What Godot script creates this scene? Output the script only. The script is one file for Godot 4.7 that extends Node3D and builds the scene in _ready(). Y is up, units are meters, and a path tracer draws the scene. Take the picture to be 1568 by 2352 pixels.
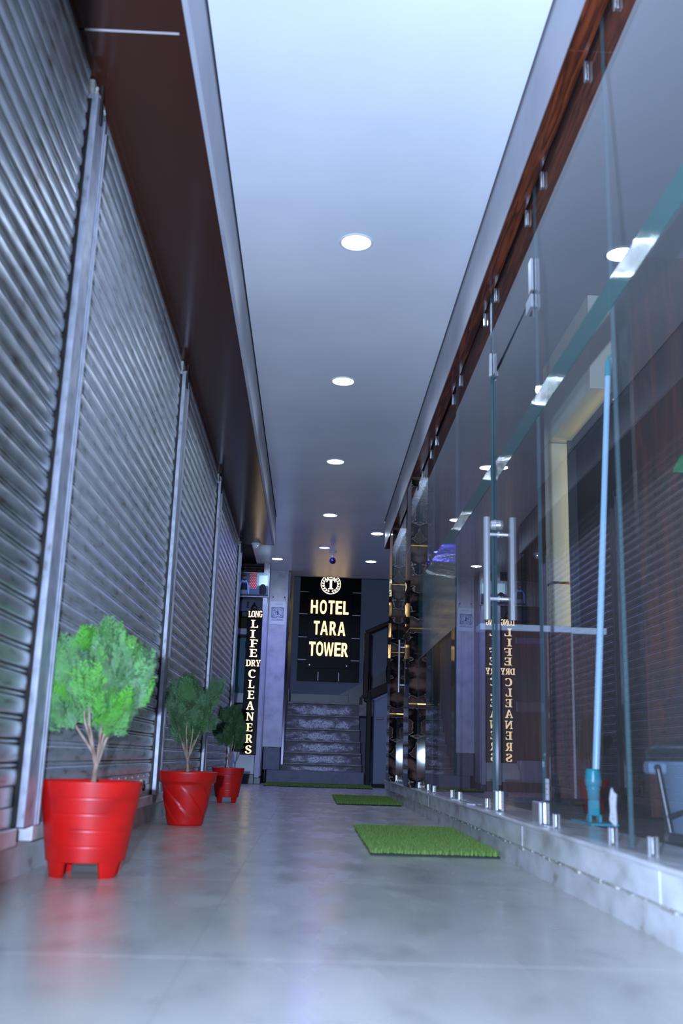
extends Node3D

# ---------------------------------------------------------------- helpers
var used_names := {}
var rng := RandomNumberGenerator.new()
var M := {}

func numbered(called: String) -> String:
	if not used_names.has(called):
		used_names[called] = 0
		return called
	used_names[called] += 1
	return "%s_%03d" % [called, used_names[called]]

func tag(o: Node, label: String, category: String, group := "") -> void:
	o.set_meta("label", label)
	o.set_meta("category", category)
	if group != "":
		o.set_meta("group", group)

func thing(called: String, label: String, category: String, at := Vector3.ZERO, turn := 0.0, group := "") -> Node3D:
	var o := Node3D.new()
	o.name = numbered(called)
	add_child(o)
	o.position = at
	o.rotation.y = turn
	tag(o, label, category, group)
	return o

func put(mesh: Mesh, called: String, mat: Material, parent: Node = null, at := Vector3.ZERO) -> MeshInstance3D:
	var o := MeshInstance3D.new()
	o.mesh = mesh
	o.material_override = mat
	o.cast_shadow = GeometryInstance3D.SHADOW_CASTING_SETTING_ON
	if parent == null:
		o.name = numbered(called)
		add_child(o)
	else:
		o.name = called
		parent.add_child(o, true)
	o.position = at
	return o

func structure(called: String, label: String, category := "") -> Node3D:
	var o := Node3D.new()
	o.name = called
	add_child(o)
	o.set_meta("kind", "structure")
	o.set_meta("label", label)
	if category != "":
		o.set_meta("category", category)
	return o

func st_new() -> SurfaceTool:
	var st := SurfaceTool.new()
	st.begin(Mesh.PRIMITIVE_TRIANGLES)
	return st

# a flat polygon whose visible side looks along `out`
func face(st: SurfaceTool, pts: Array, out: Vector3, uvs: Array = []) -> void:
	var n: Vector3 = (pts[2] - pts[0]).cross(pts[1] - pts[0])
	if pts.size() > 3 and n.length() < 1e-12:
		n = (pts[3] - pts[0]).cross(pts[2] - pts[0])
	var flip := n.dot(out) < 0.0
	var nn := (-n if flip else n).normalized()
	for i in range(1, pts.size() - 1):
		var idx := [0, i + 1, i] if flip else [0, i, i + 1]
		for k in idx:
			st.set_normal(nn)
			if uvs.size() > 0:
				st.set_uv(uvs[k])
			else:
				st.set_uv(Vector2.ZERO)
			st.add_vertex(pts[k])

# box with chamfered edges, from lo to hi
func box(st: SurfaceTool, lo: Vector3, hi: Vector3, b := 0.0, xf := Transform3D.IDENTITY) -> void:
	var c := (lo + hi) * 0.5
	var h := (hi - lo) * 0.5
	b = minf(b, minf(h.x, minf(h.y, h.z)) * 0.9)
	var r := xf.basis
	if b <= 0.0:
		for ax in 3:
			for s in [-1.0, 1.0]:
				var n := Vector3.ZERO
				n[ax] = s
				var u := (ax + 1) % 3
				var v := (ax + 2) % 3
				var pts := []
				for q in [[-1, -1], [1, -1], [1, 1], [-1, 1]]:
					var p := Vector3.ZERO
					p[ax] = s * h[ax]
					p[u] = q[0] * h[u]
					p[v] = q[1] * h[v]
					pts.append(xf * (c + p))
				face(st, pts, r * n, [Vector2(0, 1), Vector2(1, 1), Vector2(1, 0), Vector2(0, 0)])
		return
	for ax in 3:
		var u := (ax + 1) % 3
		var v := (ax + 2) % 3
		for s in [-1.0, 1.0]:
			var n := Vector3.ZERO
			n[ax] = s
			var pts := []
			for q in [[-1, -1], [1, -1], [1, 1], [-1, 1]]:
				var p := Vector3.ZERO
				p[ax] = s * h[ax]
				p[u] = q[0] * (h[u] - b)
				p[v] = q[1] * (h[v] - b)
				pts.append(xf * (c + p))
			face(st, pts, r * n, [Vector2(0, 1), Vector2(1, 1), Vector2(1, 0), Vector2(0, 0)])
		# edges along ax
		for su in [-1.0, 1.0]:
			for sv in [-1.0, 1.0]:
				var n2 := Vector3.ZERO
				n2[u] = su
				n2[v] = sv
				var e := []
				for q in [[-1, 0], [1, 0], [1, 1], [-1, 1]]:
					var p := Vector3.ZERO
					p[ax] = q[0] * (h[ax] - b)
					p[u] = su * (h[u] - (b if q[1] == 1 else 0.0))
					p[v] = sv * (h[v] - (0.0 if q[1] == 1 else b))
					e.append(xf * (c + p))
				face(st, e, r * n2)
	for sx in [-1.0, 1.0]:
		for sy in [-1.0, 1.0]:
			for sz in [-1.0, 1.0]:
				var s3 := Vector3(sx, sy, sz)
				face(st, [xf * (c + s3 * Vector3(h.x, h.y - b, h.z - b)), xf * (c + s3 * Vector3(h.x - b, h.y, h.z - b)), xf * (c + s3 * Vector3(h.x - b, h.y - b, h.z))], r * s3)

func box_mesh(lo: Vector3, hi: Vector3, b := 0.0) -> Mesh:
	var st := st_new()
	box(st, lo, hi, b)
	return st.commit()

# tapered tube from a to c with caps
func tube(st: SurfaceTool, a: Vector3, c: Vector3, r0: float, r1: float, seg := 12, caps := true) -> void:
	var d := (c - a).normalized()
	var s := d.cross(Vector3.UP if absf(d.y) < 0.9 else Vector3.RIGHT).normalized()
	var t := d.cross(s)
	for i in seg:
		var a0 := TAU * i / seg
		var a1 := TAU * (i + 1) / seg
		var n0 := s * cos(a0) + t * sin(a0)
		var n1 := s * cos(a1) + t * sin(a1)
		var q := [a + n0 * r0, a + n1 * r0, c + n1 * r1, c + n0 * r1]
		var ns := [n0, n1, n1, n0]
		var n: Vector3 = (q[2] - q[0]).cross(q[1] - q[0])
		var order := [0, 1, 2, 0, 2, 3] if n.dot(n0) > 0 else [0, 2, 1, 0, 3, 2]
		for k in order:
			st.set_normal(ns[k])
			st.set_uv(Vector2.ZERO)
			st.add_vertex(q[k])
	if caps:
		var e0 := []
		var e1 := []
		for i in seg:
			var a0 := TAU * i / seg
			var n0 := s * cos(a0) + t * sin(a0)
			e0.append(a + n0 * r0)
			e1.append(c + n0 * r1)
		face(st, e0, -d)
		face(st, e1, d)

func tube_mesh(a: Vector3, c: Vector3, r0: float, r1: float, seg := 16) -> Mesh:
	var st := st_new()
	tube(st, a, c, r0, r1, seg)
	return st.commit()

# surface of revolution about y; profile is a list of Vector2(radius, y); swell(angle, k) adds to the radius
func swelling(kind: int, ang: float, y: float, k: int) -> float:
	if kind == 1:  # twisted ribs of the middle pot
		if k < 4 or k > 30:
			return 0.0
		var ph := fposmod(ang * 7.0 / TAU - y * 9.5, 1.0)
		var fade := sin(PI * clampf((y - 0.01) / 0.2, 0, 1))
		return 0.0065 * fade * (1.0 - ph) - 0.002 * fade
	if kind == 2:  # grip ribs of the mop socket
		return 0.0016 * cos(ang * 12.0) if k >= 6 and k <= 8 else 0.0
	return 0.0

func lathe(st: SurfaceTool, prof: Array, seg := 48, kind := 0) -> void:
	var grid := []
	for k in prof.size():
		var row := []
		for i in seg:
			var a := TAU * i / seg
			var r: float = prof[k].x
			r += swelling(kind, a, prof[k].y, k)
			row.append(Vector3(cos(a) * r, prof[k].y, sin(a) * r))
		grid.append(row)
	st.set_smooth_group(0)
	for k in prof.size() - 1:
		for i in seg:
			var j := (i + 1) % seg
			for p in [grid[k][i], grid[k + 1][i], grid[k + 1][j], grid[k][i], grid[k + 1][j], grid[k][j]]:
				st.set_uv(Vector2.ZERO)
				st.add_vertex(p)

# profile in x,y (closed outline, counter-clockwise not required), extruded along z from z0 to z1
func prism(st: SurfaceTool, outline: Array, z0: float, z1: float, inside: Vector2) -> void:
	var n := outline.size()
	for i in n:
		var p: Vector2 = outline[i]
		var q: Vector2 = outline[(i + 1) % n]
		var mid := (p + q) * 0.5 - inside
		var nn := Vector2((q - p).y, -(q - p).x)
		if nn.dot(mid) < 0:
			nn = -nn
		face(st, [Vector3(p.x, p.y, z0), Vector3(q.x, q.y, z0), Vector3(q.x, q.y, z1), Vector3(p.x, p.y, z1)], Vector3(nn.x, nn.y, 0))
	var a := []
	var b := []
	for p in outline:
		a.append(Vector3(p.x, p.y, z0))
		b.append(Vector3(p.x, p.y, z1))
	face(st, a, Vector3(0, 0, -1 if z0 < z1 else 1))
	face(st, b, Vector3(0, 0, 1 if z0 < z1 else -1))

# ---------------------------------------------------------------- materials
func mat(c: Color, rough := 0.5, metal := 0.0, spec := 0.5) -> StandardMaterial3D:
	var m := StandardMaterial3D.new()
	m.albedo_color = c
	m.roughness = rough
	m.metallic = metal
	m.metallic_specular = spec
	return m

func noise_tex(seed_: int, freq: float, stops: Array, octaves := 4, size := 512, kind := FastNoiseLite.TYPE_SIMPLEX_SMOOTH, warp := 0.0) -> NoiseTexture2D:
	var n := FastNoiseLite.new()
	n.seed = seed_
	n.frequency = freq
	n.noise_type = kind
	n.fractal_octaves = octaves
	if warp > 0.0:
		n.domain_warp_enabled = true
		n.domain_warp_fractal_type = FastNoiseLite.DOMAIN_WARP_FRACTAL_NONE
		n.domain_warp_amplitude = warp
		n.domain_warp_frequency = freq * 0.6
	var g := Gradient.new()
	var off := PackedFloat32Array()
	var col := PackedColorArray()
	for s in stops:
		off.append(s[0])
		col.append(s[1])
	g.offsets = off
	g.colors = col
	var t := NoiseTexture2D.new()
	t.width = size
	t.height = size
	t.seamless = true
	t.noise = n
	t.color_ramp = g
	return t

func tri(m: StandardMaterial3D, scale: Vector3, world := true) -> StandardMaterial3D:
	m.uv1_triplanar = true
	m.uv1_world_triplanar = world
	m.uv1_scale = scale
	return m

func glow(c: Color, energy: float) -> StandardMaterial3D:
	var m := mat(Color(0.9, 0.9, 0.9), 0.5)
	m.emission_enabled = true
	m.emission = c
	m.emission_energy_multiplier = energy
	return m

func make_materials() -> void:
	M.ceiling = tri(mat(Color(1, 1, 1), 0.24, 0.0, 0.5), Vector3(0.35, 0.35, 0.35))
	M.ceiling.albedo_texture = noise_tex(3, 0.006, [[0.0, Color(0.90, 0.91, 0.92)], [0.6, Color(0.94, 0.94, 0.95)], [1.0, Color(0.97, 0.97, 0.97)]], 4, 256)
	M.fascia = tri(mat(Color(0.74, 0.74, 0.76), 0.45), Vector3(0.5, 0.5, 0.5))
	M.fascia.albedo_texture = noise_tex(5, 0.01, [[0.0, Color(0.86, 0.86, 0.88)], [0.5, Color(0.95, 0.95, 0.96)], [1.0, Color(1, 1, 1)]], 5, 256)
	M.brown = mat(Color(0.24, 0.13, 0.095), 0.16, 0.0, 0.42)
	M.dark = mat(Color(0.05, 0.05, 0.055), 0.7)
	M.filler = mat(Color(0.75, 0.72, 0.72), 0.7)
	var wood_stops := [[0.0, Color(0.16, 0.07, 0.045)], [0.32, Color(0.30, 0.13, 0.07)], [0.48, Color(0.46, 0.22, 0.11)], [0.56, Color(0.22, 0.10, 0.06)], [0.75, Color(0.42, 0.19, 0.10)], [1.0, Color(0.55, 0.28, 0.15)]]
	M.wood_along = tri(mat(Color(1, 1, 1), 0.22, 0.0, 0.5), Vector3(2.6, 1.8, 0.16))
	M.wood_along.albedo_texture = noise_tex(11, 0.012, wood_stops, 5, 512, FastNoiseLite.TYPE_SIMPLEX_SMOOTH, 30.0)
	M.wood_up = tri(mat(Color(0.70, 0.64, 0.56), 0.35, 0.0, 0.5), Vector3(1.6, 0.1, 1.6))
	M.wood_up.albedo_texture = M.wood_along.albedo_texture
	M.rib = tri(mat(Color(0.95, 0.82, 0.80), 0.4, 0.0, 0.5), Vector3(3.0, 0.25, 3.0))
	M.rib.albedo_texture = noise_tex(17, 0.02, [[0.0, Color(0.20, 0.10, 0.08)], [0.5, Color(0.32, 0.17, 0.13)], [1.0, Color(0.40, 0.22, 0.16)]], 4, 256)
	var rust := [[0.0, Color(0.42, 0.34, 0.27)], [0.2, Color(0.64, 0.64, 0.62)], [0.34, Color(0.76, 0.78, 0.79)], [0.7, Color(0.81, 0.83, 0.84)], [1.0, Color(0.86, 0.88, 0.89)]]
	M.slat = tri(mat(Color(1, 1, 1), 0.36, 0.5, 0.5), Vector3(1.1, 2.6, 0.45))
	M.slat.albedo_texture = noise_tex(23, 0.02, rust, 5, 512)
	M.galv = tri(mat(Color(0.84, 0.84, 0.85), 0.45, 0.4, 0.5), Vector3(1.2, 0.8, 1.2))
	M.galv.albedo_texture = noise_tex(29, 0.06, [[0.0, Color(0.55, 0.53, 0.52)], [0.3, Color(0.74, 0.75, 0.78)], [0.7, Color(0.82, 0.83, 0.86)], [1.0, Color(0.88, 0.89, 0.92)]], 4, 256)
	M.steel = mat(Color(0.86, 0.87, 0.88), 0.25, 0.7)
	M.steel_fit = mat(Color(0.9, 0.91, 0.92), 0.28, 0.85)
	M.iron = tri(mat(Color(0.22, 0.20, 0.19), 0.6, 0.3), Vector3(3, 3, 3))
	M.iron.albedo_texture = noise_tex(31, 0.03, [[0.0, Color(0.45, 0.35, 0.28)], [0.5, Color(0.8, 0.8, 0.8)], [1.0, Color(1, 1, 1)]], 4, 128)
	M.mortar = tri(mat(Color(0.72, 0.71, 0.69), 0.9), Vector3(6, 6, 6))
	M.mortar.albedo_texture = noise_tex(37, 0.05, [[0.0, Color(0.55, 0.5, 0.45)], [0.5, Color(0.9, 0.9, 0.88)], [1.0, Color(1, 1, 1)]], 4, 128)
	# floor: polished cement-grey tiles with scuffs
	var ft := noise_tex(41, 0.008, [[0.0, Color(0.66, 0.665, 0.68)], [0.3, Color(0.73, 0.735, 0.74)], [0.5, Color(0.755, 0.76, 0.765)], [0.75, Color(0.76, 0.765, 0.77)], [1.0, Color(0.80, 0.80, 0.80)]], 4, 1024, FastNoiseLite.TYPE_SIMPLEX_SMOOTH, 12.0)
	M.floor = tri(mat(Color(0.98, 0.955, 0.90), 1.0, 0.0, 0.5), Vector3(0.62, 0.62, 0.3))
	M.floor.albedo_texture = ft
	M.floor.roughness_texture = noise_tex(43, 0.012, [[0.0, Color(0.20, 0.20, 0.20)], [0.5, Color(0.25, 0.25, 0.25)], [1.0, Color(0.34, 0.34, 0.34)]], 3, 512)
	M.grout = mat(Color(0.68, 0.68, 0.68), 0.6)
	M.marble = tri(mat(Color(1, 1, 1), 0.26, 0.0, 0.5), Vector3(0.9, 0.9, 0.5))
	M.marble.albedo_texture = noise_tex(47, 0.012, [[0.0, Color(0.66, 0.64, 0.62)], [0.45, Color(0.82, 0.82, 0.82)], [1.0, Color(0.92, 0.92, 0.92)]], 6, 512, FastNoiseLite.TYPE_SIMPLEX_SMOOTH, 40.0)
	M.kerb_low = tri(mat(Color(1, 1, 1), 0.5), Vector3(1.2, 1.2, 0.7))
	M.kerb_low.albedo_texture = noise_tex(53, 0.015, [[0.0, Color(0.58, 0.54, 0.49)], [0.2, Color(0.74, 0.73, 0.72)], [1.0, Color(0.84, 0.84, 0.84)]], 6, 512, FastNoiseLite.TYPE_SIMPLEX_SMOOTH, 30.0)
	M.column = tri(mat(Color(1, 1, 1), 0.035, 0.0, 0.4), Vector3(0.4, 0.6, 0.4))
	M.column.albedo_texture = noise_tex(59, 0.007, [[0.0, Color(0.46, 0.37, 0.33)], [0.3, Color(0.33, 0.25, 0.22)], [0.40, Color(0.17, 0.12, 0.11)], [0.47, Color(0.07, 0.065, 0.07)], [0.56, Color(0.06, 0.055, 0.06)], [0.585, Color(0.62, 0.55, 0.50)], [0.61, Color(0.22, 0.16, 0.15)], [1.0, Color(0.42, 0.33, 0.29)]], 5, 1024, FastNoiseLite.TYPE_SIMPLEX_SMOOTH, 50.0)
	M.gold = mat(Color(0.85, 0.68, 0.32), 0.2, 1.0)
	M.glass = mat(Color(0.93, 0.97, 0.96, 0.03), 0.0, 0.0, 0.5)
	M.glass.transparency = BaseMaterial3D.TRANSPARENCY_ALPHA
	M.glass_edge = mat(Color(0.24, 0.32, 0.335), 0.06, 0.0, 0.6)
	M.film = tri(mat(Color(0.20, 0.37, 0.355), 0.03, 0.0, 0.36), Vector3(9, 9, 9))
	M.film.normal_enabled = true
	var nt := noise_tex(61, 0.09, [[0.0, Color.BLACK], [1.0, Color.WHITE]], 1, 256, FastNoiseLite.TYPE_CELLULAR)
	nt.as_normal_map = true
	nt.bump_strength = 2.0
	nt.color_ramp = null
	M.film.normal_texture = nt
	M.film.normal_scale = 0.4
	M.wall = tri(mat(Color(1, 1, 1), 0.5), Vector3(0.7, 0.7, 0.7))
	M.wall.albedo_texture = noise_tex(67, 0.012, [[0.0, Color(0.66, 0.66, 0.70)], [0.4, Color(0.76, 0.76, 0.80)], [1.0, Color(0.82, 0.82, 0.85)]], 6, 512)
	M.wall_grey = mat(Color(0.46, 0.50, 0.58), 0.6)
	M.plinth = tri(mat(Color(0.52, 0.53, 0.58), 0.5), Vector3(1, 1, 1))
	M.plinth.albedo_texture = M.wall.albedo_texture
	M.stair = tri(mat(Color(0.66, 0.66, 0.68), 0.4), Vector3(0.8, 0.8, 0.8))
	M.stair.albedo_texture = noise_tex(71, 0.015, [[0.0, Color(0.42, 0.40, 0.38)], [0.5, Color(0.62, 0.61, 0.6)], [1.0, Color(0.8, 0.79, 0.78)]], 6, 512)
	M.skirt = mat(Color(0.17, 0.18, 0.18), 0.3)
	M.sign_black = mat(Color(0.03, 0.03, 0.04), 0.3, 0.0, 0.2)
	M.sign_panel = mat(Color(0.05, 0.05, 0.065), 0.3, 0.0, 0.2)
	M.letter = glow(Color(1.0, 0.83, 0.56), 2.3)
	M.letter_side = mat(Color(0.8, 0.6, 0.3), 0.3, 0.8)
	M.emblem = glow(Color(1.0, 0.95, 0.85), 1.8)
	M.dash = mat(Color(0.82, 0.82, 0.9), 0.3, 0.2)
	M.lamp = glow(Color(0.93, 0.97, 1.0), 14.0)
	M.lamp_blue = glow(Color(0.35, 0.34, 1.0), 12.0)
	M.lamp_rim = mat(Color(0.9, 0.9, 0.9), 0.35)
	M.pot = tri(mat(Color(0.80, 0.055, 0.03), 0.42, 0.0, 0.5), Vector3(3, 3, 3))
	M.pot.albedo_texture = noise_tex(73, 0.02, [[0.0, Color(0.78, 0.8, 0.8)], [0.5, Color(0.95, 0.95, 0.95)], [1.0, Color(1, 1, 1)]], 4, 128)
	M.soil = mat(Color(0.16, 0.11, 0.08), 0.95)
	M.bark = tri(mat(Color(1, 1, 1), 0.85), Vector3(9, 3, 9))
	M.bark.albedo_texture = noise_tex(79, 0.04, [[0.0, Color(0.40, 0.31, 0.25)], [0.6, Color(0.62, 0.52, 0.45)], [1.0, Color(0.72, 0.64, 0.57)]], 4, 128)
	M.leaf = mat(Color(1, 1, 1), 0.6, 0.0, 0.4)
	M.leaf.vertex_color_use_as_albedo = true
	M.leaf.backlight_enabled = true
	M.leaf.backlight = Color(0.35, 0.42, 0.2)
	M.turf = mat(Color(1, 1, 1), 0.8, 0.0, 0.3)
	M.turf.vertex_color_use_as_albedo = true
	M.turf_base = mat(Color(0.12, 0.20, 0.06), 0.9)
	M.turf_back = mat(Color(0.14, 0.18, 0.2), 0.8)
	M.newel = tri(mat(Color(0.30, 0.23, 0.21), 0.4, 0.0, 0.25), Vector3(4, 0.5, 4))
	M.newel.albedo_texture = noise_tex(83, 0.03, [[0.0, Color(0.20, 0.09, 0.05)], [0.5, Color(0.33, 0.16, 0.09)], [1.0, Color(0.42, 0.22, 0.13)]], 4, 256)
	M.shop_dark = mat(Color(0.14, 0.14, 0.16), 0.7)
	M.shop_ceiling = mat(Color(0.36, 0.37, 0.40), 0.7)
	M.shop_floor = mat(Color(0.20, 0.21, 0.22), 0.35)
	M.white_lam = mat(Color(0.80, 0.84, 0.88), 0.35)
	M.teal = mat(Color(0.06, 0.42, 0.52), 0.4)
	M.mop_teal = mat(Color(0.05, 0.60, 0.66), 0.35)
	M.mop_pole = mat(Color(0.66, 0.82, 0.92), 0.3)
	M.bin = mat(Color(0.36, 0.43, 0.50), 0.4)
	M.bin_dark = mat(Color(0.09, 0.10, 0.11), 0.35)
	M.cream = mat(Color(0.72, 0.72, 0.64), 0.5)
	M.paper = mat(Color(0.86, 0.87, 0.90), 0.7)
	M.cable = mat(Color(0.08, 0.08, 0.09), 0.5)
	M.cupboard = mat(Color(0.34, 0.38, 0.45), 0.45)

# ---------------------------------------------------------------- scene
const SHUTTER_X := -0.82      # face of the roller shutters
const SOFFIT_Y := 2.6
const CEIL_Y := 2.9
const GLASS_X := 0.825
const LEDGE_Y := 0.165
const POSTS := [-3.03, -5.53, -7.92, -10.38]

func _ready() -> void:
	rng.seed = 20240
	# camera: low, tilted up along the passage
	var cam := Camera3D.new()
	cam.name = "camera"
	cam.transform = Transform3D(Basis(Vector3(0.99900, 0.03084, 0.03226), Vector3(-0.03765, 0.97051, 0.23811), Vector3(-0.02396, -0.23909, 0.97070)).orthonormalized(), Vector3(0, 0.37, 0))
	cam.fov = 54.43
	var lens := CameraAttributesPhysical.new()
	lens.frustum_focal_length = 23.337
	lens.frustum_focus_distance = 9.5
	lens.exposure_aperture = 2.2
	lens.frustum_near = 0.05
	lens.frustum_far = 200.0
	cam.attributes = lens
	cam.current = true
	add_child(cam)
	# air beyond the entrance behind the camera
	var env := Environment.new()
	env.background_mode = Environment.BG_COLOR
	env.background_color = Color(0.30, 0.36, 0.52)
	env.background_energy_multiplier = 0.12
	env.tonemap_mode = Environment.TONE_MAPPER_LINEAR
	env.tonemap_exposure = 1.0
	env.sdfgi_enabled = true
	env.ssao_enabled = true
	env.ssil_enabled = true
	var we := WorldEnvironment.new()
	we.name = "air"
	we.environment = env
	add_child(we)
	# the photographer's flash, just above the camera and turned up at the ceiling
	var flash := SpotLight3D.new()
	flash.name = "camera_flash"
	flash.position = Vector3(-0.12, 0.43, 0.02)
	flash.rotation_degrees = Vector3(19, -8, 0)
	flash.light_color = Color(0.73, 0.83, 1.0)
	flash.light_energy = 33.5
	flash.light_size = 0.012
	flash.spot_angle = 52.0
	flash.spot_angle_attenuation = 1.0
	flash.spot_range = 60.0
	flash.spot_attenuation = 2.0
	flash.shadow_enabled = true
	add_child(flash)

	make_materials()
	build_shell()
	build_shutters()
	build_lamps()
	build_glass_front()
	build_shop_inside()
	build_lobby()
	build_hotel_sign()
	build_cleaners()
	build_pots()
	build_mats()
	build_inside_things()
	build_small_things()

# ---------------------------------------------------------------- shell
func build_shell() -> void:
	# floor of large tiles
	var fl := structure("floor", "grey polished tile floor of the passage", "floor")
	put(box_mesh(Vector3(-2.9, -0.12, -17.0), Vector3(3.2, -0.0015, 2.2)), "bed", M.grout, fl)
	var xs := [-0.86, -0.21, 0.41, 0.80]
	var z := 1.6
	while z > -13.9:
		for i in 3:
			put(box_mesh(Vector3(xs[i] + 0.0004, -0.006, z - 1.2 + 0.0004), Vector3(xs[i + 1] - 0.0004, 0.0, z - 0.0004), 0.0003), "tile", M.floor, fl)
		if z < -9.6:
			put(box_mesh(Vector3(-2.0, -0.006, z - 1.199), Vector3(-0.8608, 0.0, z - 0.0008), 0.0006), "tile", M.floor, fl)
			put(box_mesh(Vector3(0.8008, -0.006, z - 1.199), Vector3(1.5, 0.0, z - 0.0008), 0.0006), "tile", M.floor, fl)
		z -= 1.2
	# recessed white ceiling and the wider lobby ceiling beyond
	var ce := structure("ceiling", "white painted ceiling with a row of round lamps", "ceiling")
	var lay := [Vector2(-0.446, 0.736)]
	put(box_mesh(Vector3(-0.446, CEIL_Y, -10.7), Vector3(0.736, CEIL_Y + 0.02, 2.2)), "ceiling_panel", M.ceiling, ce)
	put(box_mesh(Vector3(-0.80, CEIL_Y, -14.2), Vector3(1.25, CEIL_Y + 0.02, -10.702)), "ceiling_panel", M.ceiling, ce)
	put(box_mesh(Vector3(-2.4, CEIL_Y + 0.06, -14.2), Vector3(-0.80, CEIL_Y + 0.08, -10.702)), "shop_ceiling", M.shop_dark, ce)
	put(box_mesh(Vector3(-2.9, CEIL_Y + 0.08, -14.2), Vector3(3.2, CEIL_Y + 0.2, 2.2)), "slab", M.dark, ce)
	# left lowered soffit: pale fascia board and brown laminate underside in two boards with a filled joint
	var so := structure("trim_1", "dark brown laminate soffit above the roller shutters with a pale fascia board", "soffit")
	put(box_mesh(Vector3(-0.475, SOFFIT_Y, -10.7), Vector3(-0.455, CEIL_Y + 0.08, 2.2), 0.002), "fascia_board", M.fascia, so)
	put(box_mesh(Vector3(-1.0, SOFFIT_Y, -2.7405), Vector3(-0.476, SOFFIT_Y + 0.02, 2.2), 0.001), "laminate_board", M.brown, so)
	put(box_mesh(Vector3(-1.0, SOFFIT_Y, -10.68), Vector3(-0.476, SOFFIT_Y + 0.02, -2.7495), 0.001), "laminate_board", M.brown, so)
	put(box_mesh(Vector3(-0.80, SOFFIT_Y - 0.0008, -2.7492), Vector3(-0.50, SOFFIT_Y + 0.01, -2.7408)), "joint_filler", M.filler, so)
	put(box_mesh(Vector3(-1.0, SOFFIT_Y, -10.7), Vector3(-0.476, CEIL_Y + 0.06, -10.681)), "end_board", M.brown, so)
	put(box_mesh(Vector3(-1.02, SOFFIT_Y + 0.021, -10.68), Vector3(-0.48, SOFFIT_Y + 0.05, 2.2)), "core", M.dark, so)
	# wall behind and above the shutters
	var wl := structure("wall_left", "dark masonry behind the roller shutters", "wall")
	put(box_mesh(Vector3(-1.1, -0.006, -10.5), Vector3(-0.96, CEIL_Y + 0.2, 2.2)), "masonry", M.shop_dark, wl)
	put(box_mesh(Vector3(-0.96, -0.006, -10.5), Vector3(-0.845, 0.10, 2.2)), "plinth", M.kerb_low, wl)
	# added pier unseen outside the frame: it keeps the flash off the nearest shutter
	var pr := structure("wall_added_blocker", "dark pier added unseen beside the camera to hold back the flash", "wall")
	put(box_mesh(Vector3(-0.80, 0.0005, -0.75), Vector3(-0.2985, SOFFIT_Y - 0.001, 0.4), 0.004), "flash_blocker", M.shop_dark, pr)
	# right beam over the glass front
	var be := structure("trim_2", "beam above the glass front with grey face and wood laminate underside", "beam")
	put(box_mesh(Vector3(0.745, SOFFIT_Y + 0.004, -10.62), Vector3(0.757, CEIL_Y + 0.08, 2.2), 0.002), "fascia_board", M.fascia, be)
	put(box_mesh(Vector3(0.745, SOFFIT_Y - 0.008, -2.7205), Vector3(0.812, SOFFIT_Y + 0.003, 2.2), 0.001), "laminate_board", M.wood_along, be)
	put(box_mesh(Vector3(0.745, SOFFIT_Y - 0.008, -10.62), Vector3(0.812, SOFFIT_Y + 0.003, -2.7235), 0.001), "laminate_board", M.wood_along, be)
	put(box_mesh(Vector3(0.758, SOFFIT_Y + 0.004, -10.62), Vector3(0.812, CEIL_Y + 0.08, 2.2), 0.001), "core", M.wood_along, be)
	put(box_mesh(Vector3(0.838, SOFFIT_Y - 0.008, -10.0), Vector3(0.90, CEIL_Y + 0.08, 2.2), 0.001), "inner_board", M.wood_along, be)
	# kerb under the glass: lower course, rough mortar line, marble panels, rounded cap slabs
	var ke := structure("trim_3", "raised marble kerb with a rounded cap under the glass front", "kerb")
	put(box_mesh(Vector3(0.785, -0.006, -10.35), Vector3(1.0, 0.074, 2.2), 0.004), "lower_course", M.kerb_low, ke)
	put(box_mesh(Vector3(0.794, 0.074, -10.35), Vector3(1.0, 0.15, 2.2)), "core", M.mortar, ke)
	var zz := 2.2
	var k := 0
	while zz > -10.3:
		var ln: float = [1.52, 1.36, 1.6, 1.44][k % 4]
		var z1 := maxf(zz - ln, -10.35)
		put(box_mesh(Vector3(0.776 + 0.001 * (k % 2), 0.080, z1 + 0.003), Vector3(0.793, 0.150, zz - 0.003), 0.002), "marble_panel", M.marble, ke)
		var st := st_new()
		var prof := []
		for i in 9:
			var a := PI / 2 + PI * i / 8.0
			prof.append(Vector2(0.778 + cos(a) * 0.0085, 0.1575 + sin(a) * 0.0075))
		prof.append(Vector2(1.0, 0.150))
		prof.append(Vector2(1.0, 0.165))
		prism(st, prof, z1 + 0.001, zz - 0.001, Vector2(0.85, 0.157))
		put(st.commit(), "cap_slab", M.marble, ke)
		zz -= ln
		k += 1
	# rough bead of mortar between the courses
	var stm := st_new()
	var mz := 1.5
	while mz > -10.3:
		var w := rng.randf_range(0.008, 0.05)
		var hgt := rng.randf_range(0.0015, 0.0045) * (2.0 if rng.randf() < 0.2 else 1.0)
		var y0 := rng.randf_range(0.072, 0.080)
		box(stm, Vector3(0.783 - rng.randf_range(0.0, 0.003), y0 - hgt, mz - w), Vector3(0.795, y0 + hgt, mz + w), 0.002)
		mz -= w * rng.randf_range(0.5, 2.0)
	var mo := put(stm.commit(), "mortar_bead", M.mortar, ke)
	mo.set_meta("kind", "stuff")

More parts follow.
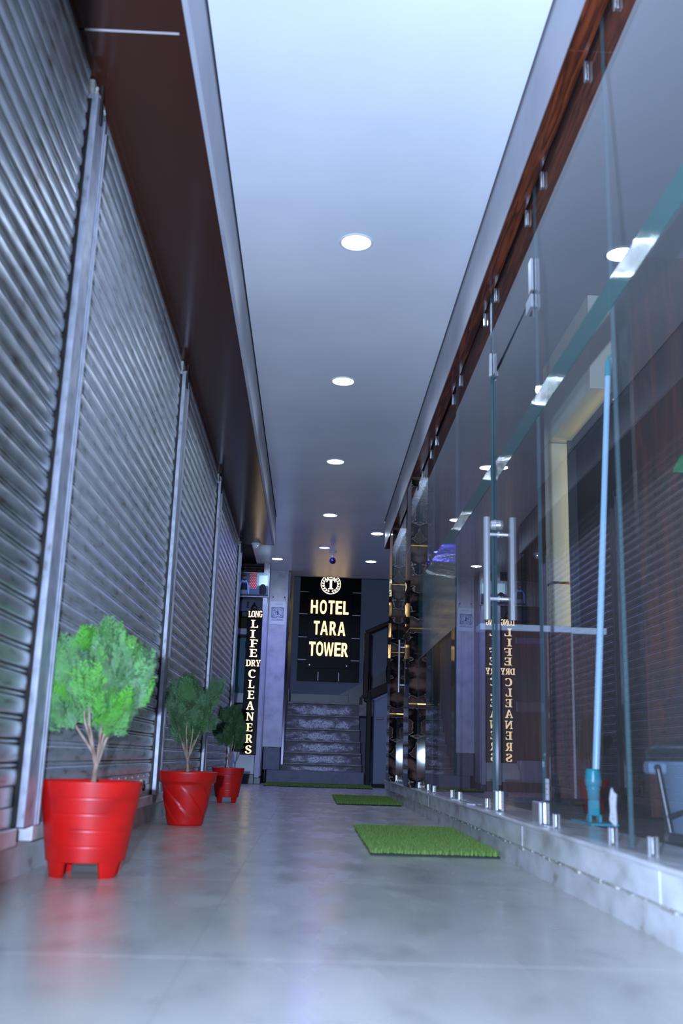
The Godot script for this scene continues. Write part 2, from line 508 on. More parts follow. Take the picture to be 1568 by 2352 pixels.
# ---------------------------------------------------------------- roller shutters
func slat_mesh(length: float) -> Mesh:
	var p := [Vector2(-0.009, 0.0), Vector2(0.002, 0.0008), Vector2(0.0062, 0.003), Vector2(0.0080, 0.008), Vector2(0.0092, 0.018), Vector2(0.0096, 0.026), Vector2(0.0090, 0.036), Vector2(0.0076, 0.044), Vector2(0.0055, 0.0475), Vector2(0.001, 0.0492), Vector2(-0.008, 0.0497), Vector2(-0.008, 0.0515), Vector2(0.0005, 0.0522), Vector2(0.0040, 0.0542), Vector2(0.0052, 0.0575), Vector2(0.0040, 0.0608), Vector2(0.0005, 0.0628), Vector2(-0.009, 0.0633), Vector2(-0.0095, 0.0658)]
	var st := st_new()
	st.set_smooth_group(0)
	for i in p.size() - 1:
		var a := Vector3(p[i].x, p[i].y, 0)
		var b := Vector3(p[i + 1].x, p[i + 1].y, 0)
		var l := Vector3(0, 0, -length)
		for v in [a, b, b + l, a, b + l, a + l]:
			st.add_vertex(v)
	st.set_smooth_group(4294967295)
	for zed in [0.0, -length]:
		for i in p.size() - 1:
			st.add_vertex(Vector3(-0.0105, p[i].y, zed))
			st.add_vertex(Vector3(p[i].x, p[i].y, zed))
			st.add_vertex(Vector3(p[i + 1].x, p[i + 1].y, zed))
			st.add_vertex(Vector3(-0.0105, p[i].y, zed))
			st.add_vertex(Vector3(p[i + 1].x, p[i + 1].y, zed))
			st.add_vertex(Vector3(-0.0105, p[i + 1].y, zed))
	for v in [Vector3(-0.0105, 0, 0), Vector3(-0.0105, 0.0658, -length), Vector3(-0.0105, 0.0658, 0), Vector3(-0.0105, 0, 0), Vector3(-0.0105, 0, -length), Vector3(-0.0105, 0.0658, -length)]:
		st.add_vertex(v)
	st.generate_normals()
	return st.commit()

func build_shutters() -> void:
	var spans := [[1.9, POSTS[0] + 0.078, "roller shutter of grey corrugated steel slats closest to the camera, cut by the frame"],
		[POSTS[0] - 0.084, POSTS[1] + 0.078, "roller shutter of grey corrugated steel slats behind the biggest potted conifer"],
		[POSTS[1] - 0.084, POSTS[2] + 0.078, "roller shutter of grey corrugated steel slats behind the middle potted conifer"],
		[POSTS[2] - 0.084, POSTS[3] + 0.078, "roller shutter of grey corrugated steel slats farthest down the passage, beside the smallest conifer"]]
	for s in spans:
		var ln: float = s[0] - s[1]
		var t := thing("roller_shutter", s[2], "shutter", Vector3(SHUTTER_X - 0.012, 0, s[0]), 0.0, "roller shutters in a row")
		var m := slat_mesh(ln)
		var y := 0.262
		while y < SOFFIT_Y + 0.02:
			var o := put(m, "slat", M.slat, t, Vector3(rng.randf_range(-0.0012, 0.0012), y, 0))
			o.rotation.z = rng.randf_range(-0.012, 0.012)
			y += 0.066
		var br := put(box_mesh(Vector3(-0.012, 0.150, -ln), Vector3(0.006, 0.205, 0), 0.002), "bottom_rail", M.slat, t)
		var sheet := put(box_mesh(Vector3(-0.012, 0.206, -ln), Vector3(0.002, 0.2615, 0), 0.002), "bottom_plate", M.slat, t)
		var rv := st_new()
		var zr := -0.1
		while zr > -ln:
			tube(rv, Vector3(0.001, 0.247, zr), Vector3(0.005, 0.247, zr), 0.007, 0.005, 8)
			zr -= 0.17
		var rvo := put(rv.commit(), "rivet_row", M.galv, sheet)
		rvo.set_meta("kind", "stuff")
		# threshold slab
		put(box_mesh(Vector3(-0.02, 0.101, -ln), Vector3(0.025, 0.1485, 0), 0.003), "threshold", M.marble, t)
		# locks on the bottom plate near both ends
		for e in [0.16, 0.86]:
			var zl: float = -ln * e if ln < 3.0 else -ln + (0.28 if e < 0.5 else 2.0)
			if ln > 3.0 and e > 0.5:
				continue
			if ln < 3.0 and e < 0.5:
				continue
			var lk := put(box_mesh(Vector3(0.006, 0.160, zl - 0.03), Vector3(0.022, 0.235, zl + 0.03), 0.006), "lock_case", M.cream, t)
			var ls := st_new()
			tube(ls, Vector3(0.022, 0.195, zl), Vector3(0.032, 0.195, zl), 0.016, 0.016, 16)
			tube(ls, Vector3(0.032, 0.195, zl), Vector3(0.034, 0.195, zl), 0.006, 0.006, 10)
			box(ls, Vector3(0.022, 0.213, zl - 0.006), Vector3(0.03, 0.228, zl + 0.006), 0.002)
			put(ls.commit(), "lock_cylinder", M.iron, lk)
	var words := ["galvanised steel shutter guide rail closest to the camera, beside the biggest potted conifer", "galvanised steel shutter guide rail rising behind the middle potted conifer", "galvanised steel shutter guide rail rising beside the smallest potted conifer", "galvanised steel shutter guide rail at the far end of the shutters, next to the cleaners"]
	for i in 4:
		var g := thing("shutter_guide_rail", words[i], "guide rail", Vector3(SHUTTER_X, 0, POSTS[i]), 0.0, "shutter guide rails")
		var top := SOFFIT_Y - 0.075
		put(box_mesh(Vector3(0.0, 0.149, -0.066), Vector3(0.026, top, 0.066), 0.002), "plate", M.galv, g)
		put(box_mesh(Vector3(-0.012, 0.149, 0.067), Vector3(0.006, top - 0.02, 0.073), 0.002), "lip", M.iron, g)
		put(box_mesh(Vector3(0.0, 0.149, -0.080), Vector3(0.032, top - 0.06, -0.067), 0.003), "lip", M.galv, g)
		put(box_mesh(Vector3(0.0262, 0.149, -0.052), Vector3(0.031, top - 0.03, -0.040), 0.002), "inner_bead", M.galv, g)
		# broken plaster and bracket stub at the head
		var br := st_new()
		var rr := RandomNumberGenerator.new()
		rr.seed = 90 + i
		for q in 9:
			var c := Vector3(rr.randf_range(-0.002, 0.02), rr.randf_range(top - 0.01, SOFFIT_Y - 0.02), rr.randf_range(-0.06, 0.05))
			var xf := Transform3D(Basis.from_euler(Vector3(rr.randf() * 3, rr.randf() * 3, rr.randf() * 3)), c)
			var d := Vector3(rr.randf_range(0.008, 0.02), rr.randf_range(0.01, 0.03), rr.randf_range(0.008, 0.024))
			box(br, -d * 0.5, d * 0.5, 0.003, xf)
		box(br, Vector3(-0.02, top - 0.02, -0.05), Vector3(0.004, SOFFIT_Y - 0.002, 0.05), 0.004)
		put(br.commit(), "mortar_head", M.mortar, g)
		var hk := st_new()
		box(hk, Vector3(-0.004, -0.07, -0.01), Vector3(0.004, 0.07, 0.01), 0.002, Transform3D(Basis(Vector3.RIGHT, 0.12), Vector3(0.031, top - 0.02, 0.03)))
		put(hk.commit(), "bracket", M.iron, g)

# ---------------------------------------------------------------- ceiling lamps
func downlight(at: Vector3, label: String, blue: bool, r: float) -> void:
	var t := thing("ceiling_downlight", label, "ceiling light", at, 0.0, "round ceiling lamps")
	var st := st_new()
	lathe(st, [Vector2(r * 0.93, -0.003), Vector2(r * 0.97, -0.006), Vector2(r * 1.06, -0.005), Vector2(r * 1.12, 0.0)], 40)
	st.generate_normals()
	put(st.commit(), "rim", M.lamp_rim, t)
	var st2 := st_new()
	lathe(st2, [Vector2(0.0, -0.0045), Vector2(r * 0.6, -0.0042), Vector2(r * 0.95, -0.0028)], 40)
	st2.generate_normals()
	put(st2.commit(), "diffuser", M.lamp_blue if blue else M.lamp, t)
	var l := SpotLight3D.new()
	l.name = "lamp_light"
	l.position = Vector3(0, -0.012, 0)
	l.rotation_degrees = Vector3(-90, 0, 0)
	l.light_color = Color(0.32, 0.30, 1.0) if blue else Color(0.80, 0.88, 1.0)
	l.light_energy = 1.9 if blue else 0.42
	l.light_size = 0.012
	l.spot_angle = 84.0
	l.spot_angle_attenuation = 0.6
	l.spot_range = 30.0
	l.spot_attenuation = 2.0
	l.shadow_enabled = true
	t.add_child(l)

func build_lamps() -> void:
	var y := CEIL_Y
	var r := 0.078
	downlight(Vector3(0.144, y, -4.56), "round white ceiling lamp, the biggest and first in the row above the passage", false, r)
	downlight(Vector3(0.143, y, -6.48), "round white ceiling lamp, second in the row counting from the camera", false, r)
	downlight(Vector3(0.140, y, -8.42), "round white ceiling lamp, third in the row counting from the camera", false, r)
	downlight(Vector3(0.136, y, -10.43), "round white ceiling lamp, fourth in the row, just before the blue one", false, r)
	downlight(Vector3(0.103, y, -12.16), "round ceiling lamp glowing blue-violet in front of the hotel sign", true, r * 0.9)
	downlight(Vector3(-0.51, y, -13.0), "round white ceiling lamp beside the pillar with the no-alcohol notice", false, r * 0.95)
	downlight(Vector3(0.73, y, -12.95), "round white ceiling lamp over the stair newel post", false, r * 0.95)
	downlight(Vector3(0.70, y, -11.25), "round white ceiling lamp half hidden by the beam above the glass front", false, r * 0.95)

# ---------------------------------------------------------------- glass front
func pane(parent: Node, z0: float, z1: float, y0: float, y1: float, turn := 0.0) -> void:
	var a := minf(z0, z1)
	var b := maxf(z0, z1)
	var gs := st_new()
	face(gs, [Vector3(-0.006, y0, a), Vector3(-0.006, y1, a), Vector3(-0.006, y1, b), Vector3(-0.006, y0, b)], Vector3(-1, 0, 0))
	var o := put(gs.commit(), "glass_pane", M.glass, parent)
	for e in [a, b]:
		var s := 1.0 if e == a else -1.0
		put(box_mesh(Vector3(-0.006, y0, minf(e, e + s * 0.001)), Vector3(0.006, y1, maxf(e, e + s * 0.001))), "glass_edge", M.glass_edge, o)

func patch(parent: Node, z: float, y: float, h := 0.05, w := 0.012) -> void:
	put(box_mesh(Vector3(-0.0125, y, z - w * 0.5), Vector3(-0.0065, y + h, z + w * 0.5), 0.002), "clamp", M.steel_fit, parent)
	put(box_mesh(Vector3(0.0065, y, z - w * 0.5), Vector3(0.0125, y + h, z + w * 0.5), 0.002), "clamp", M.steel_fit, parent)

func build_glass_front() -> void:
	var joints := [1.9, -0.2, -2.62, -3.57, -4.52, -5.69, -6.85, -7.74]
	var y0 := LEDGE_Y + 0.006
	var y1 := 2.74
	var words := ["clear frameless glass panel beside the camera", "clear frameless glass panel in front of the grey bin", "clear frameless glass panel between the mop and the glass door", "", "clear frameless glass panel just beyond the door handles", "clear frameless glass panel with a wide teal film", "clear frameless glass panel ending at the brown marble column"]
	var n := 0
	for i in 7:
		if i == 3:
			continue
		n += 1
		var w := structure("window_%d" % n, words[i], "glass panel")
		w.position = Vector3(GLASS_X + [0, 0.0, 0.0, 0, -0.004, 0.0, 0.0][i], 0, 0)
		pane(w, joints[i], joints[i + 1], y0, y1)
		var za: float = joints[i] - 0.16
		var zb: float = joints[i + 1] + 0.16
		for zp in [za, zb]:
			patch(w, zp, LEDGE_Y, 0.045)
			patch(w, zp, SOFFIT_Y - 0.075, 0.07, 0.02)
		if i in [1, 2, 4]:
			var f := put(box_mesh(Vector3(-0.0072, 1.645, joints[i + 1] + 0.002), Vector3(-0.0062, 1.738, joints[i] - 0.002)), "film_strip", M.film, w)
			f.set_meta("label", "teal embossed film strip")
		if i == 5:
			var f := put(box_mesh(Vector3(-0.0072, 1.12, joints[i + 1] + 0.002), Vector3(-0.0062, 1.738, joints[i] - 0.002)), "film_sheet", M.film, w)
			f.set_meta("label", "tall teal film sheet")
		if i == 6:
			var f := put(box_mesh(Vector3(-0.0072, 1.12, joints[i + 1] + 0.002), Vector3(-0.0062, 1.738, joints[i] - 0.002)), "film_sheet", M.film, w)
			f.set_meta("label", "tall teal film sheet")
	# hinged door, very slightly ajar
	var d := structure("door_1", "frameless glass door with a pair of steel bar handles", "glass door")
	d.position = Vector3(GLASS_X, 0, joints[3] - 0.004)
	d.rotation.y = deg_to_rad(-0.55)
	var ln: float = joints[3] - joints[4] - 0.008
	pane(d, 0.0, -ln, LEDGE_Y + 0.012, 2.17)
	put(box_mesh(Vector3(-0.0072, 1.645, -ln + 0.002), Vector3(-0.0062, 1.738, -0.002)), "film_strip", M.film, d)
	# hinge patches and lock
	for s in [-1.0, 1.0]:
		put(box_mesh(Vector3(minf(s * 0.0065, s * 0.02), LEDGE_Y + 0.001, -0.115), Vector3(maxf(s * 0.0065, s * 0.02), LEDGE_Y + 0.075, -0.004), 0.003), "hinge_patch", M.steel_fit, d)
		put(box_mesh(Vector3(minf(s * 0.0065, s * 0.02), 2.11, -0.10), Vector3(maxf(s * 0.0065, s * 0.02), 2.168, -0.004), 0.003), "hinge_patch", M.steel_fit, d)
		put(box_mesh(Vector3(minf(s * 0.0065, s * 0.02), LEDGE_Y + 0.001, -ln + 0.005), Vector3(maxf(s * 0.0065, s * 0.02), LEDGE_Y + 0.085, -ln + 0.06), 0.003), "lock_patch", M.steel_fit, d)
		var hz := -ln + 0.115
		var hb := put(tube_mesh(Vector3(s * 0.06, 0.985, hz), Vector3(s * 0.06, 1.455, hz), 0.0155, 0.0155, 24), "handle_bar", M.steel, d)
		for hy in [1.08, 1.375]:
			put(tube_mesh(Vector3(s * 0.0065, hy, hz), Vector3(s * 0.05, hy, hz), 0.008, 0.008, 16), "standoff", M.steel, hb)
			put(tube_mesh(Vector3(s * 0.0062, hy, hz), Vector3(s * 0.011, hy, hz), 0.014, 0.014, 20), "rosette", M.steel, hb)
		put(tube_mesh(Vector3(s * 0.0062, 1.44, -ln + 0.03), Vector3(s * 0.026, 1.44, -ln + 0.03), 0.026, 0.022, 28), "lock_disc", M.steel, d)
	# glass transom above the door with its patch fittings
	var tr := structure("window_8", "narrow clear glass transom above the glass door", "glass panel")
	tr.position = Vector3(GLASS_X, 0, 0)
	pane(tr, joints[3], joints[4], 2.178, y1)
	for s in [-1.0, 1.0]:
		put(box_mesh(Vector3(minf(s * 0.0065, s * 0.018), 2.18, joints[3] - 0.055), Vector3(maxf(s * 0.0065, s * 0.018), 2.32, joints[3] - 0.003), 0.003), "pivot_patch", M.steel_fit, tr)
		put(box_mesh(Vector3(minf(s * 0.0065, s * 0.018), 2.18, joints[4] + 0.003), Vector3(maxf(s * 0.0065, s * 0.018), 2.30, joints[4] + 0.03), 0.003), "pivot_patch", M.steel_fit, tr)
	patch(tr, joints[3] - 0.12, SOFFIT_Y - 0.075, 0.07, 0.02)
	patch(tr, joints[4] + 0.12, SOFFIT_Y - 0.075, 0.07, 0.02)
	# marble clad columns
	for c in [[-7.745, "polished brown and black marble column nearer the camera, left of the glass", "column_1"], [-9.60, "polished brown and black marble column farther away, next to the stair", "column_2"]]:
		var q := structure(c[2], c[1], "column")
		var y := LEDGE_Y
		var hs := [0.62, 0.58, 0.66, 0.575]
		for i in 4:
			put(box_mesh(Vector3(0.752, y + 0.0012, c[0] - 0.32), Vector3(0.95, y + hs[i] - 0.0012, c[0]), 0.0025), "marble_slab", M.column, q)
			if i < 3:
				put(box_mesh(Vector3(0.7535, y + hs[i] - 0.004, c[0] - 0.319), Vector3(0.948, y + hs[i] + 0.004, c[0] + 0.001)), "brass_inlay", M.gold, q)
			y += hs[i]
	# second glass bay with the inner hotel-side door
	var w9 := structure("window_9", "clear frameless glass panel between the two marble columns", "glass panel")
	w9.position = Vector3(GLASS_X, 0, 0)
	pane(w9, -8.066, -8.62, y0, y1)
	patch(w9, -8.3, LEDGE_Y, 0.052)
	var d2 := structure("door_2", "frameless glass door with one long thin steel bar, between the marble columns", "glass door")
	d2.position = Vector3(GLASS_X, 0, -8.63)
	pane(d2, 0.0, -0.96, LEDGE_Y + 0.012, y1)
	put(tube_mesh(Vector3(-0.035, 0.955, -0.45), Vector3(-0.035, 1.425, -0.45), 0.009, 0.009, 16), "handle_bar", M.steel, d2)
	for hy in [1.02, 1.36]:
		put(tube_mesh(Vector3(-0.0065, hy, -0.45), Vector3(-0.027, hy, -0.45), 0.006, 0.006, 12), "standoff", M.steel, d2)
	patch(d2, -0.9, LEDGE_Y, 0.06)

# ---------------------------------------------------------------- room behind the glass
func ribbed(lo: Vector3, hi: Vector3, axis: int, depth: float, pitch: float, dir: float) -> Mesh:
	# vertical ribs on a wall; axis 0: ribs spaced along x and standing out along z, axis 2: spaced along z, standing out along x
	var st := st_new()
	var u := lo[axis]
	while u + pitch <= hi[axis] + 0.001:
		var a := lo
		var b := hi
		a[axis] = u + pitch * 0.12
		b[axis] = u + pitch * 0.88
		var o := 2 - axis
		if dir > 0:
			a[o] = hi[o]
			b[o] = hi[o] + depth
		else:
			b[o] = lo[o]
			a[o] = lo[o] - depth
		box(st, a, b, 0.0)
		u += pitch
	box(st, lo, hi, 0.0)
	return st.commit()

func build_shop_inside() -> void:
	var w := structure("wall_right", "dark wood walls of the room behind the glass front", "wall")
	put(box_mesh(Vector3(2.0, 0.0, -10.0), Vector3(2.15, CEIL_Y + 0.2, 2.2)), "laminate_wall", M.wood_up, w)
	put(ribbed(Vector3(0.96, LEDGE_Y, -7.60), Vector3(2.0, 2.75, -7.5), 0, 0.012, 0.026, 1.0), "ribbed_panel", M.rib, w)
	put(box_mesh(Vector3(1.0, -0.006, -10.0), Vector3(2.6, LEDGE_Y - 0.004, 2.2)), "raised_floor", M.shop_floor, w)
	put(box_mesh(Vector3(0.95, 2.75, -10.0), Vector3(2.6, 2.86, 2.2)), "inner_ceiling", M.shop_ceiling, w)
	put(box_mesh(Vector3(0.84, 0.0, -10.1), Vector3(2.6, CEIL_Y + 0.2, -9.93)), "end_wall", M.shop_dark, w)
	put(box_mesh(Vector3(0.95, LEDGE_Y, 1.9), Vector3(2.6, CEIL_Y + 0.2, 2.0)), "near_wall", M.shop_dark, w)
	put(box_mesh(Vector3(1.44, LEDGE_Y, -4.36), Vector3(2.0, 2.75, -4.30), 0.003), "laminate_partition", M.wood_up, w)
	# lit arch: upright pilaster and a beam running towards the camera, each washed by a warm strip
	var a := thing("lit_pilaster", "cream pilaster behind the glass washed by a warm yellow light strip", "pilaster", Vector3(1.43, LEDGE_Y, -5.62))
	put(box_mesh(Vector3(-0.07, 0, -0.12), Vector3(0.055, 2.06, 0.0), 0.002), "upright", M.cream, a)
	var bm := thing("lit_beam", "cream ceiling beam behind the glass with a warm strip along its underside", "beam", Vector3(1.43, LEDGE_Y, -5.62))
	put(box_mesh(Vector3(-0.07, 2.065, -0.12), Vector3(0.055, 2.58, 0.9), 0.002), "beam_body", M.cream, bm)
	put(box_mesh(Vector3(0.056, 0, -0.12), Vector3(0.075, 2.06, 0.055), 0.002), "side_board", M.shop_dark, a)
	put(box_mesh(Vector3(-0.071, 1.21, -0.10), Vector3(0.055, 1.226, 0.004), 0.001), "brass_band", M.gold, a)
	put(box_mesh(Vector3(0.022, 0, 0.056), Vector3(0.075, 2.06, 0.066), 0.002), "front_lip", M.shop_dark, a)
	put(box_mesh(Vector3(0.056, 2.0, 0.068), Vector3(0.075, 2.40, 0.9), 0.002), "beam_side_board", M.shop_dark, bm)
	var led := glow(Color(1.0, 0.86, 0.36), 1.2)
	put(box_mesh(Vector3(0.051, 0.02, 0.036), Vector3(0.0555, 2.06, 0.046)), "led_strip", led, a)
	put(box_mesh(Vector3(0.051, 2.012, 0.07), Vector3(0.0555, 2.020, 0.89)), "led_strip", led, bm)
	put(box_mesh(Vector3(0.035, 2.0, 0.068), Vector3(0.055, 2.006, 0.9), 0.001), "led_lip", M.shop_dark, bm)
	for q in 2:
		var l := AreaLight3D.new()
		l.name = "strip_light"
		l.area_size = Vector2(0.008, 2.0) if q == 0 else Vector2(0.82, 0.006)
		l.position = Vector3(0.0495, 1.04, 0.041) if q == 0 else Vector3(0.0495, 2.016, 0.48)
		l.rotation_degrees = Vector3(0, 90, 0)
		l.light_color = Color(1.0, 0.90, 0.36)
		l.light_energy = 0.05 if q == 0 else 0.016
		l.shadow_enabled = true
		(a if q == 0 else bm).add_child(l)
	# reception counter with ribbed front
	var c := thing("reception_counter", "dark ribbed reception counter with a pale top edge behind the glass door", "counter", Vector3(1.25, LEDGE_Y, -5.42))
	put(ribbed(Vector3(-0.30, 0.03, -0.10), Vector3(0.168, 0.905, -0.02), 0, 0.008, 0.018, 1.0), "ribbed_front", M.rib, c)
	put(ribbed(Vector3(0.172, 0.03, -0.10), Vector3(0.33, 0.905, -0.02), 0, 0.008, 0.018, 1.0), "ribbed_front", M.rib, c)
	put(box_mesh(Vector3(-0.34, 0.905, -0.11), Vector3(0.16, 0.94, 0.02), 0.003), "worktop", M.white_lam, c)
	put(box_mesh(Vector3(0.161, 0.900, -0.11), Vector3(0.36, 0.935, 0.02), 0.003), "worktop", M.white_lam, c)
	put(box_mesh(Vector3(0.165, 0.03, -0.02), Vector3(0.175, 0.9, -0.004), 0.001), "metal_inlay", M.steel, c)
	put(box_mesh(Vector3(-0.30, 0.0, -0.10), Vector3(0.33, 0.03, -0.03), 0.002), "toe_kick", M.dark, c)
	put(box_mesh(Vector3(0.16, 0.002, -0.02), Vector3(0.21, 0.02, -0.006), 0.001), "brass_foot", M.gold, c)

# ---------------------------------------------------------------- lobby, stair, pillar
func riser_texture(sd: int) -> ImageTexture:
	var w := 256
	var h := 48
	var im := Image.create(w, h, false, Image.FORMAT_RGB8)
	var n := FastNoiseLite.new()
	n.seed = sd
	n.frequency = 0.022
	n.fractal_octaves = 5
	var n2 := FastNoiseLite.new()
	n2.seed = sd + 50
	n2.frequency = 0.14
	n2.fractal_octaves = 3
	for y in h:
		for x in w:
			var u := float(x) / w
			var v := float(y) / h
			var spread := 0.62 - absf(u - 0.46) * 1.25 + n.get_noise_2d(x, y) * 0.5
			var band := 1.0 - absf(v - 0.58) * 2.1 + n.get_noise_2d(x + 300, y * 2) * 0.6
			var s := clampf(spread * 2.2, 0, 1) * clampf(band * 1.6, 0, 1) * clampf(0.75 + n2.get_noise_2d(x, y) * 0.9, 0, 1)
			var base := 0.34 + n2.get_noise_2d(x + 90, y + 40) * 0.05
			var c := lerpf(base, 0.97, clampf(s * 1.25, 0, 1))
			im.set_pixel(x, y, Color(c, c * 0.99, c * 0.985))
	return ImageTexture.create_from_image(im)

func build_lobby() -> void:
	var end_z := -16.6
	var we := structure("wall_back", "blue-grey wall at the head of the stair behind the hotel sign", "wall")
	put(box_mesh(Vector3(-2.9, -0.006, end_z - 0.15), Vector3(3.2, 3.9, end_z)), "plaster", M.wall_grey, we)
	var bb := structure("baseboard_back", "dark stone skirting along the landing wall below the hotel sign", "skirting")
	put(box_mesh(Vector3(-0.329, 1.167, end_z + 0.0005), Vector3(0.62, 1.365, end_z + 0.015), 0.003), "skirting", M.skirt, bb)
	var sk := st_new()
	prism(sk, [Vector2(0.46, 1.366), Vector2(0.6205, 1.366), Vector2(0.6205, 1.45)], end_z + 0.0005, end_z + 0.015, Vector2(0.56, 1.39))
	prism(sk, [Vector2(0.621, 1.167), Vector2(2.19, 1.9), Vector2(2.19, 2.31), Vector2(0.621, 1.45)], end_z, end_z + 0.015, Vector2(1.2, 1.6))
	put(sk.commit(), "sloping_skirting", M.skirt, bb)
	var ws := structure("wall_stair", "narrow grey side wall of the stair behind the pillar", "wall")
	put(box_mesh(Vector3(-0.50, 0.0, end_z), Vector3(-0.345, 3.9, -14.22)), "plaster", M.wall_grey, ws)
	put(box_mesh(Vector3(-0.3448, 1.167, end_z + 0.0005), Vector3(-0.33, 1.365, -15.35), 0.003), "skirting", M.skirt, bb)
	var wr := structure("wall_stairwell", "blue-grey side wall of the stairwell", "wall")
	put(box_mesh(Vector3(2.2, 0.0, end_z), Vector3(2.35, 3.9, -10.1)), "stairwell_side", M.wall_grey, wr)
	var cs2 := structure("ceiling_stairwell", "grey ceiling and lintel over the stairwell", "ceiling")
	put(box_mesh(Vector3(-0.5, 3.8, end_z), Vector3(2.35, 3.9, -14.25)), "stairwell_ceiling", M.wall_grey, cs2)
	put(box_mesh(Vector3(-0.5, CEIL_Y, -14.27), Vector3(2.35, 3.8, -14.2)), "lintel", M.wall, cs2)
	put(box_mesh(Vector3(1.25, CEIL_Y, -14.2), Vector3(2.35, CEIL_Y + 0.08, -10.1)), "side_ceiling", M.wall, cs2)
	# pillar with painted face, grey dado and a dark metal corner strip
	var pi := structure("pillar", "lilac-white painted pillar with a grey dado left of the stair", "pillar")
	put(box_mesh(Vector3(-0.628, 0.475, -14.21), Vector3(-0.372, CEIL_Y, -13.86), 0.004), "painted_shaft", M.wall, pi)
	put(box_mesh(Vector3(-0.612, 0.177, -14.21), Vector3(-0.384, 0.474, -13.868), 0.004), "dado", M.plinth, pi)
	put(box_mesh(Vector3(-0.371, 0.25, -14.21), Vector3(-0.340, CEIL_Y - 0.01, -13.875), 0.002), "corner_strip", corner_metal(), pi)
	var cr := st_new()
	var rr := RandomNumberGenerator.new()
	rr.seed = 7
	for i in 22:
		var c := Vector3(rr.randf_range(-0.615, -0.385), 0.474 + rr.randf_range(-0.012, 0.012), -13.866)
		var d := Vector3(rr.randf_range(0.008, 0.03), rr.randf_range(0.005, 0.014), 0.012)
		box(cr, c - d * 0.5, c + d * 0.5, 0.003)
	var cro := put(cr.commit(), "broken_plaster", M.mortar, pi)
	cro.set_meta("kind", "stuff")
	# shop door jamb left of the pillar
	var jb := structure("trim_4", "lilac painted jamb post between the cleaners sign and the pillar", "jamb")
	put(box_mesh(Vector3(-0.695, 0.08, -13.55), Vector3(-0.632, CEIL_Y, -13.35), 0.003), "post", M.wall, jb)
	put(box_mesh(Vector3(-0.70, 0.0, -13.55), Vector3(-0.61, 0.079, -13.34), 0.006), "foot", M.skirt, jb)
	put(box_mesh(Vector3(-0.632, 0.10, -13.80), Vector3(-0.622, CEIL_Y, -13.40), 0.002), "reveal", M.wall, jb)
	# stair
	var s := thing("staircase", "worn grey stone steps rising to the hotel sign", "staircase", Vector3.ZERO)
	var bs := structure("trim_5", "broad painted bottom step below the pillar and the stair", "step")
	put(box_mesh(Vector3(-0.555, 0.0, -14.099), Vector3(0.755, 0.176, -13.80), 0.006), "bottom_step", M.plinth, bs)
	var ys := [0.176, 0.278, 0.430, 0.594, 0.765, 0.968, 1.166]
	for k in range(1, 7):
		var z := -14.1 - 0.25 * (k - 1)
		var stp := put(box_mesh(Vector3(-0.344, 0.0, z - 0.27), Vector3(0.735, ys[k] - 0.022, z), 0.0), "step", M.stair, s)
		put(box_mesh(Vector3(-0.344, ys[k] - 0.0215, z - 0.27), Vector3(0.735, ys[k], z + 0.022), 0.004), "tread", M.stair, stp)
		var rs := st_new()
		var y0: float = ys[k - 1] + 0.001
		var y1: float = ys[k] - 0.023
		face(rs, [Vector3(-0.344, y1, z + 0.004), Vector3(0.734, y1, z + 0.004), Vector3(0.734, y0, z + 0.004), Vector3(-0.344, y0, z + 0.004)], Vector3(0, 0, 1), [Vector2(0, 0), Vector2(1, 0), Vector2(1, 1), Vector2(0, 1)])
		box(rs, Vector3(-0.344, y0, z + 0.0005), Vector3(0.734, y1, z + 0.003))
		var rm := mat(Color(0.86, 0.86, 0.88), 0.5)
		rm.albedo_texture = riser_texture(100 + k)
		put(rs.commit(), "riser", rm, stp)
	put(box_mesh(Vector3(-0.344, 1.0, -16.583), Vector3(1.4, 1.166, -15.621), 0.0), "landing", M.stair, s)
	for k in 4:
		put(box_mesh(Vector3(0.80 + 0.27 * k, 1.167, -16.583), Vector3(1.07 + 0.27 * k, 1.166 + 0.16 * (k + 1), -15.64), 0.004), "upper_step", M.stair, s)
	# newel post and handrail
	var nw := thing("stair_railing", "dark brown wooden newel post with a sloping handrail right of the stair", "railing", Vector3(0.79, 0.0, -13.6))
	put(box_mesh(Vector3(-0.035, 0.0, -0.035), Vector3(0.03, 1.22, 0.035), 0.006), "newel_foot", M.newel, nw)
	put(box_mesh(Vector3(-0.088, 1.15, -0.045), Vector3(-0.02, 2.03, 0.045), 0.006, ), "newel_post", M.newel, nw)
	put(box_mesh(Vector3(-0.07, 1.10, -0.04), Vector3(0.02, 1.24, 0.04), 0.012), "newel_block", M.newel, nw)
	var hr := st_new()
	box(hr, Vector3(0, -0.03, -0.035), Vector3(0.62, 0.03, 0.035), 0.01, Transform3D(Basis(Vector3.BACK, 0.43), Vector3(-0.07, 2.03, 0)))
	put(hr.commit(), "handrail", M.newel, nw)
	for k in 2:
		var bx := 0.0 + 0.24 * k
		var bal := st_new()
		lathe(bal, [Vector2(0.008, 1.2 + bx * 0.45), Vector2(0.016, 1.3 + bx * 0.45), Vector2(0.026, 1.42 + bx * 0.45), Vector2(0.012, 1.5 + bx * 0.45), Vector2(0.01, 1.8 + bx * 0.45), Vector2(0.014, 2.01 + bx * 0.45)], 16)
		bal.generate_normals()
		var bo := put(bal.commit(), "baluster", M.newel, nw, Vector3(bx, 0, 0))
	var sb := st_new()
	box(sb, Vector3(0, -0.07, -0.03), Vector3(0.62, 0.05, 0.03), 0.006, Transform3D(Basis(Vector3.BACK, 0.43), Vector3(-0.02, 1.20, 0)))
	put(sb.commit(), "string_board", M.newel, nw)
	# cupboard below the sloping rail
	var cu := thing("stair_cupboard", "blue-grey cupboard panel under the sloping stair rail", "cupboard", Vector3(0.84, 0.0, -13.25))
	var cs := st_new()
